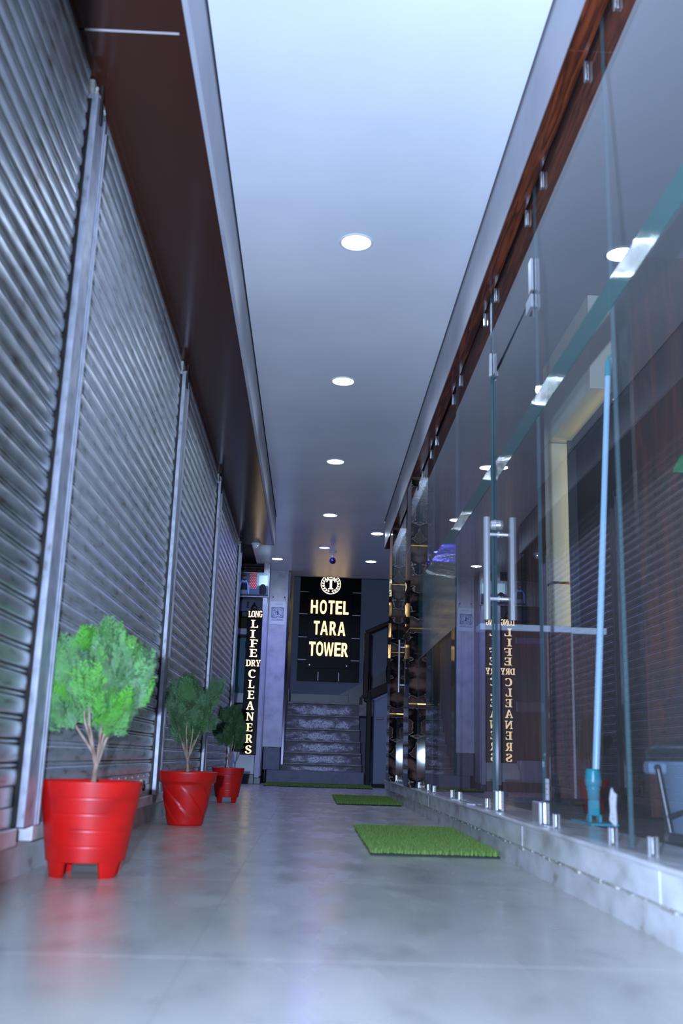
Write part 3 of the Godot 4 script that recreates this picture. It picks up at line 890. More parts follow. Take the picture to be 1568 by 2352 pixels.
	prism(cs, [Vector2(0, 0.05), Vector2(0.6, 0.05), Vector2(0.6, 1.40), Vector2(0, 1.10)], -0.3, 0.0, Vector2(0.3, 0.5))
	put(cs.commit(), "carcass", M.cupboard, cu)
	var cd := st_new()
	prism(cd, [Vector2(0.015, 0.07), Vector2(0.3, 0.07), Vector2(0.3, 0.86), Vector2(0.015, 0.86)], 0.001, 0.015, Vector2(0.15, 0.5))
	put(cd.commit(), "door", M.cupboard, cu)
	put(box_mesh(Vector3(0.02, 0.865, 0.0), Vector3(0.12, 0.895, 0.035), 0.003), "ledge_strip", M.skirt, cu)
	var tp := st_new()
	box(tp, Vector3(0, 0, -0.3), Vector3(0.67, 0.02, 0.012), 0.002, Transform3D(Basis(Vector3.BACK, 0.4636), Vector3(0, 1.10, 0)))
	put(tp.commit(), "top_edge", M.cupboard, cu)
	put(box_mesh(Vector3(0.0, 0.0, -0.3), Vector3(0.6, 0.049, -0.02), 0.002), "toe_kick", M.dark, cu)

func corner_metal() -> Material:
	if not M.has("corner"):
		M.corner = mat(Color(0.16, 0.15, 0.19), 0.14, 0.9)
	return M.corner

# ---------------------------------------------------------------- lettering
var sans: SystemFont
var serif: SystemFont

func letter(parent: Node, ch: String, at: Vector3, w: float, h: float, depth: float, font: Font, m: Material) -> void:
	var t := TextMesh.new()
	t.text = ch
	t.font = font
	t.font_size = 64
	t.pixel_size = 0.01
	t.depth = depth
	t.curve_step = 1.0
	var bb := t.get_aabb()
	var arr := t.surface_get_arrays(0) if t.get_surface_count() > 0 else []
	var o := put(t, "letter", m, parent)
	var sx := w / maxf(bb.size.x, 0.001)
	var sy := h / maxf(bb.size.y, 0.001)
	var c := bb.position + bb.size * 0.5
	o.transform = Transform3D(Basis.from_scale(Vector3(sx, sy, 1.0)), at - Vector3(c.x * sx, c.y * sy, c.z))

func build_hotel_sign() -> void:
	sans = SystemFont.new()
	sans.font_names = PackedStringArray(["Droid Sans"])
	sans.font_weight = 700
	serif = SystemFont.new()
	serif.font_names = PackedStringArray(["Droid Serif"])
	serif.font_weight = 700
	var z := -16.5
	var s := thing("hotel_sign", "tall black hotel sign with glowing warm letters and a laurel emblem above the stair", "sign", Vector3(0, 0, z))
	put(box_mesh(Vector3(-0.24, 1.57, -0.099), Vector3(0.782, 3.42, -0.03), 0.004), "back_board", M.sign_black, s)
	put(box_mesh(Vector3(-0.10, 1.78, -0.029), Vector3(0.640, 3.40, -0.013), 0.003), "front_board", M.sign_panel, s)
	var rows := [["H", 0.006, 2.792, 0.115, 0.22], ["O", 0.156, 2.792, 0.113, 0.229], ["T", 0.291, 2.792, 0.101, 0.223], ["E", 0.414, 2.79, 0.104, 0.222], ["L", 0.533, 2.789, 0.089, 0.222],
		["T", 0.056, 2.444, 0.097, 0.221], ["A", 0.182, 2.443, 0.125, 0.229], ["R", 0.329, 2.441, 0.111, 0.226], ["A", 0.47, 2.437, 0.125, 0.229],
		["T", -0.004, 2.094, 0.103, 0.228], ["O", 0.119, 2.098, 0.114, 0.23], ["W", 0.267, 2.094, 0.16, 0.223], ["E", 0.414, 2.096, 0.103, 0.225], ["R", 0.533, 2.092, 0.106, 0.226]]
	for r in rows:
		letter(s, r[0], Vector3(r[1], r[2], 0.0), r[3], r[4], 0.024, sans, M.letter)
	# emblem: ring, laurel, T
	var ec := Vector3(0.268, 3.18, 0.0)
	var ring := st_new()
	lathe(ring, [Vector2(0.158, -0.012), Vector2(0.158, 0.008), Vector2(0.168, 0.008), Vector2(0.168, -0.012)], 64)
	ring.generate_normals()
	var ro := put(ring.commit(), "emblem_ring", M.emblem, s, ec)
	ro.rotation_degrees = Vector3(90, 0, 0)
	letter(s, "T", ec + Vector3(0, 0, 0), 0.150, 0.163, 0.02, serif, M.emblem)
	for sd in [-1.0, 1.0]:
		for i in 9:
			var a := deg_to_rad(-80.0 + i * 19.5)
			var c := ec + Vector3(sd * cos(a) * 0.124, sin(a) * 0.124, 0)
			for q in [-1.0, 1.0]:
				var dir = a + PI / 2 + q * 0.55
				var d := Vector3(sd * cos(dir), sin(dir), 0)
				var nrm := Vector3(-d.y, d.x, 0)
				var lf := st_new()
				var tip := c + d * 0.04
				var pts := [c - d * 0.002, c + d * 0.018 + nrm * 0.0085, tip, c + d * 0.018 - nrm * 0.0085]
				var front := []
				for p in pts:
					front.append(p + Vector3(0, 0, 0.008))
				face(lf, front, Vector3(0, 0, 1))
				for k in 4:
					var p0: Vector3 = front[k]
					var p1: Vector3 = front[(k + 1) % 4]
					face(lf, [p0, p1, p1 - Vector3(0, 0, 0.02), p0 - Vector3(0, 0, 0.02)], (p0 + p1) * 0.5 - (c + d * 0.018))
				put(lf.commit(), "laurel_leaf", M.emblem, s)
	for d in [[-0.166, 3.045], [-0.166, 2.672], [-0.166, 2.287], [-0.166, 1.916], [0.705, 3.052], [0.705, 2.673], [0.705, 2.289], [0.707, 1.921]]:
		put(box_mesh(Vector3(d[0] - 0.071, d[1] - 0.0055, -0.029), Vector3(d[0] + 0.071, d[1] + 0.0055, -0.022), 0.002), "steel_dash", M.dash, s)
	for x in [0.107, 0.444]:
		put(box_mesh(Vector3(x - 0.006, 1.578, -0.029), Vector3(x + 0.006, 1.72, -0.022), 0.002), "steel_dash", M.dash, s)
	for p in [Vector2(-0.04, 1.83), Vector2(0.57, 1.83)]:
		put(tube_mesh(Vector3(p.x, p.y, -0.013), Vector3(p.x, p.y, -0.004), 0.012, 0.01, 14), "screw_cap", M.steel, s)

# ---------------------------------------------------------------- dry cleaners
func poster_texture() -> ImageTexture:
	var w := 256
	var h := 216
	var im := Image.create(w, h, false, Image.FORMAT_RGB8)
	im.fill(Color(0.30, 0.36, 0.46))
	# shop shelves at the left
	im.fill_rect(Rect2i(0, 0, 70, 216), Color(0.20, 0.26, 0.36))
	im.fill_rect(Rect2i(0, 26, 40, 4), Color(0.1, 0.12, 0.16))
	# red and white brick-patterned curtain
	for y in 150:
		for x in range(96, 158):
			var row := y / 14
			var on := (int(x + (row % 2) * 9) % 18) < 8 and (y % 14) < 7
			im.set_pixel(x, y, Color(0.86, 0.78, 0.80) if on else Color(0.72, 0.20, 0.26))
	im.fill_rect(Rect2i(96, 34, 62, 5), Color(0.30, 0.32, 0.36))
	# pale window at the right
	im.fill_rect(Rect2i(158, 0, 98, 120), Color(0.55, 0.66, 0.74))
	im.fill_rect(Rect2i(176, 22, 70, 92), Color(0.84, 0.92, 0.92))
	for y in range(30, 110, 12):
		im.fill_rect(Rect2i(180, y, 60, 2), Color(0.66, 0.76, 0.78))
	# table and machine
	im.fill_rect(Rect2i(90, 150, 110, 6), Color(0.22, 0.28, 0.62))
	for y in range(100, 200):
		for x in range(180, 240):
			var dx := (x - 208.0) / 32.0
			var dy := (y - 160.0) / 58.0
			if dx * dx + dy * dy < 1.0:
				im.set_pixel(x, y, Color(0.07, 0.07, 0.14))
	im.fill_rect(Rect2i(0, 200, 256, 16), Color(0.16, 0.20, 0.28))
	# worker in a blue shirt and dark apron
	for y in range(70, 200):
		for x in range(0, 110):
			var half := 20.0 + minf(26.0, (y - 70) * 0.5)
			if absf(x - 52) < half:
				im.set_pixel(x, y, Color(0.46, 0.60, 0.86))
			if y > 92 and absf(x - 52) < 22.0 + (y - 92) * 0.12:
				im.set_pixel(x, y, Color(0.06, 0.08, 0.17))
			if y > 160 and absf(x - 54) < 30:
				im.set_pixel(x, y, Color(0.38, 0.44, 0.50))
	for y in range(16, 86):
		for x in range(28, 80):
			var dx := (x - 54.0) / 17.0
			var dy := (y - 48.0) / 27.0
			if dx * dx + dy * dy < 1.0:
				var c := Color(0.50, 0.38, 0.34)
				if y < 36 or (y > 60 and dy * dy + dx * dx > 0.3):
					c = Color(0.12, 0.10, 0.11)
				im.set_pixel(x, y, c)
	for x in range(46, 64):
		im.set_pixel(x, 59, Color(0.12, 0.10, 0.11))
		im.set_pixel(x, 60, Color(0.12, 0.10, 0.11))
	im.fill_rect(Rect2i(46, 44, 5, 2), Color(0.1, 0.08, 0.08))
	im.fill_rect(Rect2i(58, 44, 5, 2), Color(0.1, 0.08, 0.08))
	return ImageTexture.create_from_image(im)

func notice_texture() -> ImageTexture:
	var w := 160
	var h := 240
	var im := Image.create(w, h, false, Image.FORMAT_RGB8)
	im.fill(Color(0.88, 0.89, 0.93))
	var ink := Color(0.36, 0.38, 0.52)
	# heading line
	for x in range(52, 132):
		if (x / 3) % 5 != 4:
			im.fill_rect(Rect2i(x, 26, 1, 3), ink)
	# tinted square with ring, bottle, glass and bar
	for y in range(60, 172):
		for x in range(14, 146):
			var c := Color(0.56, 0.58, 0.72)
			var dx := (x - 80.0) / 58.0
			var dy := (y - 116.0) / 50.0
			var r := sqrt(dx * dx + dy * dy)
			if r < 1.0 and r > 0.9:
				c = Color(0.88, 0.89, 0.95)
			elif r <= 0.9 and r > 0.80:
				c = Color(0.33, 0.35, 0.5)
			elif r <= 0.80:
				c = Color(0.78, 0.79, 0.88)
				if absf(dy - dx * 0.9) < 0.06:
					c = Color(0.33, 0.35, 0.5)
			im.set_pixel(x, y, c)
	im.fill_rect(Rect2i(78, 84, 7, 18), ink)
	im.fill_rect(Rect2i(73, 102, 17, 38), ink)
	for k in 14:
		im.fill_rect(Rect2i(48 + k / 2, 108 + k, 18 - k, 1), ink)
	im.fill_rect(Rect2i(56, 122, 2, 14), ink)
	im.fill_rect(Rect2i(50, 136, 14, 2), ink)
	for x in range(16, 144):
		if (x / 4) % 6 != 5:
			im.fill_rect(Rect2i(x, 182, 1, 5), ink)
	im.fill_rect(Rect2i(14, 194, 132, 4), ink)
	return ImageTexture.create_from_image(im)

func build_cleaners() -> void:
	# shop shell
	var w := structure("wall_shop", "dark inside walls of the dry cleaners", "wall")
	put(box_mesh(Vector3(-2.55, -0.006, -15.0), Vector3(-2.4, CEIL_Y + 0.2, -10.5)), "side_wall", M.plinth, w)
	put(box_mesh(Vector3(-2.4, -0.006, -15.0), Vector3(-0.62, CEIL_Y + 0.2, -14.85)), "rear_wall", M.plinth, w)
	put(box_mesh(Vector3(-2.4, -0.006, -10.55), Vector3(-1.1, CEIL_Y + 0.2, -10.5)), "party_wall", M.plinth, w)
	put(box_mesh(Vector3(-0.70, 0.0, -14.85), Vector3(-0.63, CEIL_Y, -13.56)), "return_wall", M.plinth, w)
	put(box_mesh(Vector3(-2.4, 0.0, -13.55), Vector3(-0.70, 0.12, -13.36), 0.004), "sill", M.skirt, w)
	put(box_mesh(Vector3(-2.4, 0.121, -13.53), Vector3(-0.702, 0.40, -13.40), 0.004), "counter_front", M.white_lam, w)
	# vertical sign
	var z := -13.28
	var s := thing("cleaners_sign", "tall narrow black dry cleaners sign with glowing cream letters stacked in a column", "sign", Vector3(0, 0, z))
	put(box_mesh(Vector3(-0.884, 0.363, -0.06), Vector3(-0.683, 2.250, -0.012), 0.004), "board", M.sign_black, s)
	var rows := [["L", -0.852, 2.191, 0.039, 0.081], ["O", -0.807, 2.193, 0.048, 0.082], ["N", -0.756, 2.193, 0.051, 0.083], ["G", -0.707, 2.195, 0.045, 0.084], ["L", -0.783, 2.062, 0.096, 0.102], ["I", -0.799, 1.928, 0.065, 0.102], ["F", -0.781, 1.802, 0.102, 0.1], ["E", -0.781, 1.675, 0.1, 0.102], ["D", -0.839, 1.542, 0.066, 0.083], ["R", -0.773, 1.542, 0.061, 0.082], ["Y", -0.709, 1.543, 0.061, 0.082], ["C", -0.784, 1.403, 0.09, 0.106], ["L", -0.785, 1.268, 0.081, 0.105], ["E", -0.784, 1.13, 0.088, 0.105], ["A", -0.785, 0.991, 0.103, 0.107], ["N", -0.78, 0.85, 0.101, 0.104], ["E", -0.782, 0.712, 0.084, 0.104], ["R", -0.781, 0.569, 0.093, 0.106], ["S", -0.78, 0.431, 0.08, 0.104]]
	M.letter2 = glow(Color(1.0, 0.88, 0.62), 1.6)
	for r in rows:
		letter(s, r[0], Vector3(r[1], r[2], -0.002), r[3], r[4], 0.02, serif, M.letter2)
	# rolled-up shutter above the shop
	var rs := thing("rolled_shutter", "half rolled-up dark shutter above the advertising board of the dry cleaners", "shutter", Vector3(-1.0, 0, -13.42))
	for k in 4:
		var sl := st_new()
		box(sl, Vector3(-1.2, 2.745 + 0.04 * k, -0.02), Vector3(0.355, 2.782 + 0.04 * k, 0.012 + 0.004 * (k % 2)), 0.006)
		put(sl.commit(), "slat", M.iron, rs)
	put(box_mesh(Vector3(0.356, 2.775, -0.02), Vector3(0.385, 2.90, 0.05), 0.004), "guide", M.galv, rs)
	# advertising board
	var b := thing("advertising_board", "lit-faced photo board of a worker in a dark apron above the dry cleaners", "poster", Vector3(-1.02, 2.60, -13.36))
	put(box_mesh(Vector3(-0.30, -0.17, -0.02), Vector3(0.405, 0.17, 0.018), 0.003), "frame", M.galv, b)
	var pm := mat(Color(1, 1, 1), 0.3)
	pm.albedo_texture = poster_texture()
	var ps := st_new()
	face(ps, [Vector3(-0.02, 0.16, 0.021), Vector3(0.395, 0.16, 0.021), Vector3(0.395, -0.155, 0.021), Vector3(-0.02, -0.155, 0.021)], Vector3(0, 0, 1), [Vector2(0, 0), Vector2(1, 0), Vector2(1, 1), Vector2(0, 1)])
	box(ps, Vector3(-0.02, -0.155, 0.0185), Vector3(0.395, 0.16, 0.0205))
	put(ps.commit(), "print", pm, b)
	# painted panel with an electric iron
	var ir := thing("iron_panel", "grey panel with a dark pressing iron hanging above the cleaners sign", "panel", Vector3(-0.83, 2.33, -13.5))
	put(box_mesh(Vector3(-0.35, -0.075, -0.02), Vector3(0.13, 0.085, 0.0), 0.003), "board", M.cupboard, ir)
	var ib := st_new()
	lathe(ib, [Vector2(0.0, -0.05), Vector2(0.045, -0.05), Vector2(0.046, -0.03), Vector2(0.03, 0.0), Vector2(0.012, 0.02), Vector2(0.012, 0.045), Vector2(0.0, 0.05)], 20)
	ib.generate_normals()
	put(ib.commit(), "pressing_iron", M.iron, ir, Vector3(0.02, 0.0, 0.03))
	put(box_mesh(Vector3(-0.08, -0.03, 0.0), Vector3(-0.06, 0.06, 0.015), 0.004), "hook", M.iron, ir)
	# white shelf frame with a blue locker behind, hanging rail below
	var f := thing("shelf_frame", "white laminated shelf frame inside the dry cleaners", "shelf", Vector3(-1.0, 0, -13.95))
	put(box_mesh(Vector3(-1.3, 1.985, -0.3), Vector3(0.28, 2.065, 0.1), 0.004), "top_board", M.white_lam, f)
	put(box_mesh(Vector3(-1.3, 1.05, -0.3), Vector3(0.28, 1.18, 0.14), 0.004), "lower_board", M.white_lam, f)
	for x in [-0.48, -1.3]:
		put(box_mesh(Vector3(x, 1.181, -0.3), Vector3(x + 0.08, 1.984, 0.1), 0.004), "upright", M.white_lam, f)
	var lk := thing("blue_locker", "teal blue rounded machine casing standing on the shelf of the dry cleaners", "machine", Vector3(-0.92, 1.18, -14.1))
	var ls := st_new()
	prism(ls, [Vector2(-0.42, 0.004), Vector2(0.18, 0.004), Vector2(0.2, 0.1), Vector2(0.2, 0.72), Vector2(0.05, 0.76), Vector2(-0.25, 0.76), Vector2(-0.42, 0.66)], -0.12, 0.12, Vector2(-0.1, 0.4))
	put(ls.commit(), "casing", M.teal, lk)
	put(box_mesh(Vector3(-0.02, 0.62, 0.121), Vector3(0.12, 0.72, 0.14), 0.01), "blue_tag", mat(Color(0.08, 0.2, 0.55), 0.5), lk)
	for y in [0.28, 0.38]:
		put(tube_mesh(Vector3(0.09, y, 0.12), Vector3(0.09, y, 0.13), 0.012, 0.012, 12), "bolt", M.dark, lk)
	# carton on the top shelf
	var ct := thing("olive_carton", "dark olive carton lying on the top shelf of the dry cleaners", "carton", Vector3(-1.0, 2.066, -14.05))
	put(box_mesh(Vector3(-0.14, 0.0, -0.15), Vector3(0.08, 0.16, 0.12), 0.006), "carton_body", mat(Color(0.23, 0.22, 0.10), 0.7), ct)
	put(box_mesh(Vector3(-0.145, 0.161, -0.155), Vector3(0.085, 0.18, 0.125), 0.005), "carton_lid", mat(Color(0.20, 0.19, 0.09), 0.7), ct)
	# hangers below the lower board
	var cols := [Color(0.65, 0.06, 0.22), Color(0.05, 0.35, 0.5), Color(0.7, 0.65, 0.1), Color(0.6, 0.25, 0.15), Color(0.5, 0.42, 0.4)]
	var cn := ["magenta", "blue", "yellow", "orange", "pale"]
	for i in 5:
		var g := thing("garment_hanger", "%s garment on a wire hanger below the cleaners shelf" % cn[i], "hanger", Vector3(-1.12 - 0.085 * i, 1.045, -13.9), 0.0, "garments hanging in the dry cleaners")
		var hs := st_new()
		tube(hs, Vector3(0, 0, 0), Vector3(0, -0.07, 0), 0.003, 0.003, 6)
		tube(hs, Vector3(0, -0.07, 0), Vector3(0, -0.15, 0.16), 0.003, 0.003, 6)
		tube(hs, Vector3(0, -0.07, 0), Vector3(0, -0.15, -0.16), 0.003, 0.003, 6)
		put(hs.commit(), "wire", M.steel, g)
		var gs := st_new()
		prism(gs, [Vector2(-0.018, -0.85), Vector2(0.02, -0.84), Vector2(0.012, -0.12), Vector2(0, -0.085), Vector2(-0.012, -0.12)], -0.16, 0.16, Vector2(0, -0.5))
		put(gs.commit(), "garment", mat(cols[i], 0.8), g)
	# notice on the pillar
	var n := thing("alcohol_notice", "white paper notice with a crossed-out bottle emblem on the pillar", "notice", Vector3(-0.505, 2.27, -13.857))
	var nm := mat(Color(1, 1, 1), 0.8)
	nm.albedo_texture = notice_texture()
	var ns := st_new()
	face(ns, [Vector3(-0.108, 0.19, 0.0022), Vector3(0.108, 0.19, 0.0022), Vector3(0.108, -0.135, 0.0022), Vector3(-0.108, -0.135, 0.0022)], Vector3(0, 0, 1), [Vector2(0, 0), Vector2(1, 0), Vector2(1, 1), Vector2(0, 1)])
	box(ns, Vector3(-0.108, -0.135, 0.0), Vector3(0.108, 0.19, 0.002))
	put(ns.commit(), "sheet", nm, n)
	for p in [Vector3(-0.515 - 0.06, 2.52, -13.857), Vector3(-0.415, 2.52, -13.857)]:
		var nl := thing("wall_nail", "small dark nail %s in the pillar above the notice" % ("with a wire tail" if p.x > -0.5 else "without a tail"), "nail", p)
		put(tube_mesh(Vector3(0, 0, -0.01), Vector3(0, 0, 0.02), 0.006, 0.009, 8), "head", M.dark, nl)
		if p.x > -0.5:
			put(tube_mesh(Vector3(0.003, -0.004, 0.012), Vector3(0.03, -0.085, 0.006), 0.002, 0.0015, 6), "wire_tail", M.dark, nl)

# ---------------------------------------------------------------- pots and conifers
func ribbon(st: SurfaceTool, a: Vector3, b: Vector3, w0: float, w1: float) -> void:
	var d := (b - a).normalized()
	var s := Vector3(-d.y, d.x, 0)
	face(st, [a - s * w0, a + s * w0, b + s * w1, b - s * w1], Vector3(0, 0, 1))

func spray_mesh(sd: int) -> Mesh:
	# flat branching scale-leaf spray, about one unit long, growing along +y in the xy plane
	var r := RandomNumberGenerator.new()
	r.seed = sd
	var st := st_new()
	var n := 7
	for i in n:
		var y := float(i) / n
		ribbon(st, Vector3(0, y, r.randf_range(-0.02, 0.02)), Vector3(0, y + 1.0 / n, 0.0), 0.018 - 0.012 * y, 0.018 - 0.012 * (y + 1.0 / n))
		for s in [-1.0, 1.0]:
			var l := (0.46 - 0.36 * y) * r.randf_range(0.75, 1.15)
			var a := r.randf_range(0.7, 0.95)
			var b0 := Vector3(0, y + r.randf_range(0.0, 0.08), 0)
			var dir := Vector3(s * sin(a), cos(a), r.randf_range(-0.25, 0.25)).normalized()
			var b1 := b0 + dir * l
			ribbon(st, b0, b1, 0.02, 0.008)
			for k in 3:
				var t := 0.35 + 0.22 * k
				var p := b0 + dir * (l * t)
				for q in [-1.0, 1.0]:
					var dd := Vector3(s * sin(a + q * 0.6), cos(a + q * 0.6), r.randf_range(-0.2, 0.2)).normalized()
					ribbon(st, p, p + dd * l * 0.4, 0.015, 0.005)
	return st.commit()

func conifer(t: Node3D, base_y: float, stems: int, crown_c: Vector3, crown_r: Vector3, sprays: int, sd: int, size: float, tone := 1.0) -> void:
	var r := RandomNumberGenerator.new()
	r.seed = sd
	var wood := st_new()
	var tips := []
	var fork := Vector3(r.randf_range(-0.01, 0.01), base_y + 0.075, 0)
	tube(wood, Vector3(0, base_y - 0.03, 0), fork, 0.0095, 0.0075, 8)
	for i in stems:
		var a := TAU * i / stems + r.randf_range(-0.3, 0.3)
		var spread := r.randf_range(0.25, 0.85)
		var end := crown_c + Vector3(cos(a) * crown_r.x * spread, r.randf_range(-0.1, 0.7) * crown_r.y, sin(a) * crown_r.z * spread)
		var p0 := fork + Vector3(0, r.randf_range(-0.03, 0.02), 0)
		var mid := p0.lerp(end, 0.45) + Vector3(cos(a) * 0.012, -0.012, sin(a) * 0.012)
		tube(wood, p0, mid, 0.0048, 0.0036, 6, false)
		tube(wood, mid, end, 0.0036, 0.0014, 6, false)
		tips.append([p0, mid, end])
		for k in 4:
			var f := r.randf_range(0.25, 1.0)
			var q := mid.lerp(end, f)
			var e := q + Vector3(r.randf_range(-1, 1) * 0.06, r.randf_range(0.02, 0.08), r.randf_range(-1, 1) * 0.06)
			tube(wood, q, e, 0.0019, 0.0009, 5, false)
	put(wood.commit(), "trunk", M.bark, t)
	# sprays in loose clumps, one clump round each twig end
	var clumps := []
	for tp in tips:
		for k in 4:
			clumps.append(tp[1].lerp(tp[2], 0.45 + 0.2 * k) + Vector3(r.randf_range(-1, 1) * 0.035, r.randf_range(-0.02, 0.03), r.randf_range(-1, 1) * 0.035))
	while clumps.size() < stems * 7:
		var p := Vector3(r.randf_range(-1, 1), r.randf_range(-0.75, 1), r.randf_range(-1, 1))
		if p.length() > 1.0 or p.length() < 0.35:
			continue
		if p.y < -0.3 and Vector2(p.x, p.z).length() < 0.6:
			continue
		var taper := 1.0 - 0.4 * pow(maxf(0.0, p.y), 1.5)
		clumps.append(crown_c + Vector3(p.x * crown_r.x * taper, p.y * crown_r.y, p.z * crown_r.z * taper) * 0.88)
	var mm := MultiMesh.new()
	mm.transform_format = MultiMesh.TRANSFORM_3D
	mm.use_colors = true
	mm.mesh = spray_mesh(sd + 3)
	mm.instance_count = sprays
	var tints := []
	for k in clumps.size():
		tints.append(r.randf())
	for i in sprays:
		var ci := i % clumps.size()
		var c0: Vector3 = clumps[ci]
		var q := Vector3(r.randf_range(-1, 1), r.randf_range(-1, 1), r.randf_range(-1, 1)) * 0.034
		var out := (c0 + q - (crown_c + Vector3(0, -crown_r.y * 0.9, 0))).normalized()
		var up := (out * 1.3 + Vector3(0, 0.35, 0) + Vector3(r.randf_range(-0.55, 0.55), r.randf_range(-0.45, 0.4), r.randf_range(-0.55, 0.55))).normalized()
		var side := up.cross(Vector3(r.randf_range(-1, 1), r.randf_range(-0.3, 0.3), r.randf_range(-1, 1))).normalized()
		var s := size * r.randf_range(0.6, 1.25)
		mm.set_instance_transform(i, Transform3D(Basis(side * s, up * s, side.cross(up) * s), c0 + q - up * s * 0.35))
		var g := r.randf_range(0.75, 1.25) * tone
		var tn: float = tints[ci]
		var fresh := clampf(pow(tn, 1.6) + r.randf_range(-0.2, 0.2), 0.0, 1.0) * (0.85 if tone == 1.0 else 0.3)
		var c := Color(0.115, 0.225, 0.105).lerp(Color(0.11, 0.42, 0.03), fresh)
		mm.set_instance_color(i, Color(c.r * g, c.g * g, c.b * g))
	var mi := MultiMeshInstance3D.new()
	mi.name = "foliage"
	mi.multimesh = mm
	mi.material_override = M.leaf
	mi.set_meta("kind", "stuff")
	t.add_child(mi, true)

func footed_pot(t: Node3D, r_top: float, r_bot: float, h: float, rings: int, seg := 72) -> void:
	var foot := 0.045 * h / 0.275
	var prof := []
	var nring := 100
	prof.append(Vector2(r_bot * 0.2, foot))
	for i in nring + 1:
		var f := float(i) / nring
		var y := foot + (h - foot) * f
		var rr := lerpf(r_bot, r_top, f)
		var ph := f * rings
		var groove := absf(ph - roundf(ph))
		if groove < 0.05 and f > 0.04 and f < 0.97:
			rr -= 0.0013 * (1.0 - groove / 0.05)
		prof.append(Vector2(rr, y))
	prof.append(Vector2(r_top - 0.003, h + 0.002))
	prof.append(Vector2(r_top - 0.008, h))
	prof.append(Vector2(r_top - 0.010, h - 0.03))
	prof.append(Vector2(r_top - 0.016, h - 0.045))
	var st := st_new()
	lathe(st, prof, seg)
	st.generate_normals()
	put(st.commit(), "shell", M.pot, t)
	for k in 4:
		var a := TAU * k / 4 + 0.70
		var fs := st_new()
		var wide := 0.34
		var r0 := r_bot + 0.0005
		var r1 := lerpf(r_bot, r_top, -foot / (h - foot)) + 0.0
		var n := 6
		for i in n:
			var a0 := a - wide + 2 * wide * i / n
			var a1 := a - wide + 2 * wide * (i + 1) / n
			var b0 := a - wide * 0.72 + 2 * wide * 0.72 * i / n
			var b1 := a - wide * 0.72 + 2 * wide * 0.72 * (i + 1) / n
			var t0 := Vector3(cos(a0) * r0, foot + 0.004, sin(a0) * r0)
			var t1 := Vector3(cos(a1) * r0, foot + 0.004, sin(a1) * r0)
			var d0 := Vector3(cos(b0) * r1, 0.0, sin(b0) * r1)
			var d1 := Vector3(cos(b1) * r1, 0.0, sin(b1) * r1)
			var inr := 0.012
			var k0 := Vector3(cos(b0) * (r1 - inr), 0.0, sin(b0) * (r1 - inr))
			var k1 := Vector3(cos(b1) * (r1 - inr), 0.0, sin(b1) * (r1 - inr))
			var u0 := Vector3(cos(a0) * (r0 - inr), foot + 0.004, sin(a0) * (r0 - inr))
			var u1 := Vector3(cos(a1) * (r0 - inr), foot + 0.004, sin(a1) * (r0 - inr))
			var o := Vector3(cos(a0), 0, sin(a0))
			face(fs, [t0, t1, d1, d0], o)
			face(fs, [u0, u1, k1, k0], -o)
			face(fs, [d0, d1, k1, k0], Vector3.DOWN)
			if i == 0:
				face(fs, [t0, d0, k0, u0], Vector3(sin(a0), 0, -cos(a0)))
			if i == n - 1:
				face(fs, [t1, d1, k1, u1], Vector3(-sin(a1), 0, cos(a1)))
		put(fs.commit(), "foot", M.pot, t)
	put(tube_mesh(Vector3(0, foot + 0.01, 0), Vector3(0, h - 0.035, 0), r_bot * 0.8, r_top - 0.02, 32), "soil", M.soil, t)

func build_pots() -> void:
	var a := thing("potted_conifer", "biggest red pot with moulded feet and rings, holding a bushy green conifer", "potted plant", Vector3(-0.664, 0, -3.21), 0.0, "potted conifers along the shutters")
	footed_pot(a, 0.155, 0.118, 0.275, 5)
	conifer(a, 0.255, 9, Vector3(-0.014, 0.548, 0.0), Vector3(0.142, 0.215, 0.14), 2200, 501, 0.075)
	var b := thing("potted_conifer", "middle red pot with a thick rim and twisted ribs, holding a conifer", "potted plant", Vector3(-0.636, 0, -5.5), 0.0, "potted conifers along the shutters")
	var prof := []
	prof.append(Vector2(0.02, 0.0))
	prof.append(Vector2(0.088, 0.0))
	prof.append(Vector2(0.092, 0.006))
	for i in 29:
		var f := i / 28.0
		prof.append(Vector2(lerpf(0.093, 0.134, f), 0.008 + 0.202 * f))
	prof.append(Vector2(0.147, 0.218))
	prof.append(Vector2(0.150, 0.224))
	prof.append(Vector2(0.154, 0.262))
	prof.append(Vector2(0.157, 0.270))
	prof.append(Vector2(0.152, 0.273))
	prof.append(Vector2(0.146, 0.268))
	prof.append(Vector2(0.140, 0.235))
	var st := st_new()
	lathe(st, prof, 96, 1)
	st.generate_normals()
	put(st.commit(), "shell", M.pot, b)
	put(tube_mesh(Vector3(0, 0.01, 0), Vector3(0, 0.238, 0), 0.08, 0.137, 32), "soil", M.soil, b)
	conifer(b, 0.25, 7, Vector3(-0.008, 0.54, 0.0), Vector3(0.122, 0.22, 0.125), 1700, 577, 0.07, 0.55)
	var c := thing("potted_conifer", "smallest and farthest red footed pot with a dark green conifer, beside the cleaners sign", "potted plant", Vector3(-0.625, 0, -8.1), 0.0, "potted conifers along the shutters")
	footed_pot(c, 0.128, 0.090, 0.262, 4, 56)
	conifer(c, 0.24, 5, Vector3(0.012, 0.545, 0.0), Vector3(0.108, 0.2, 0.105), 1300, 611, 0.06, 0.45)

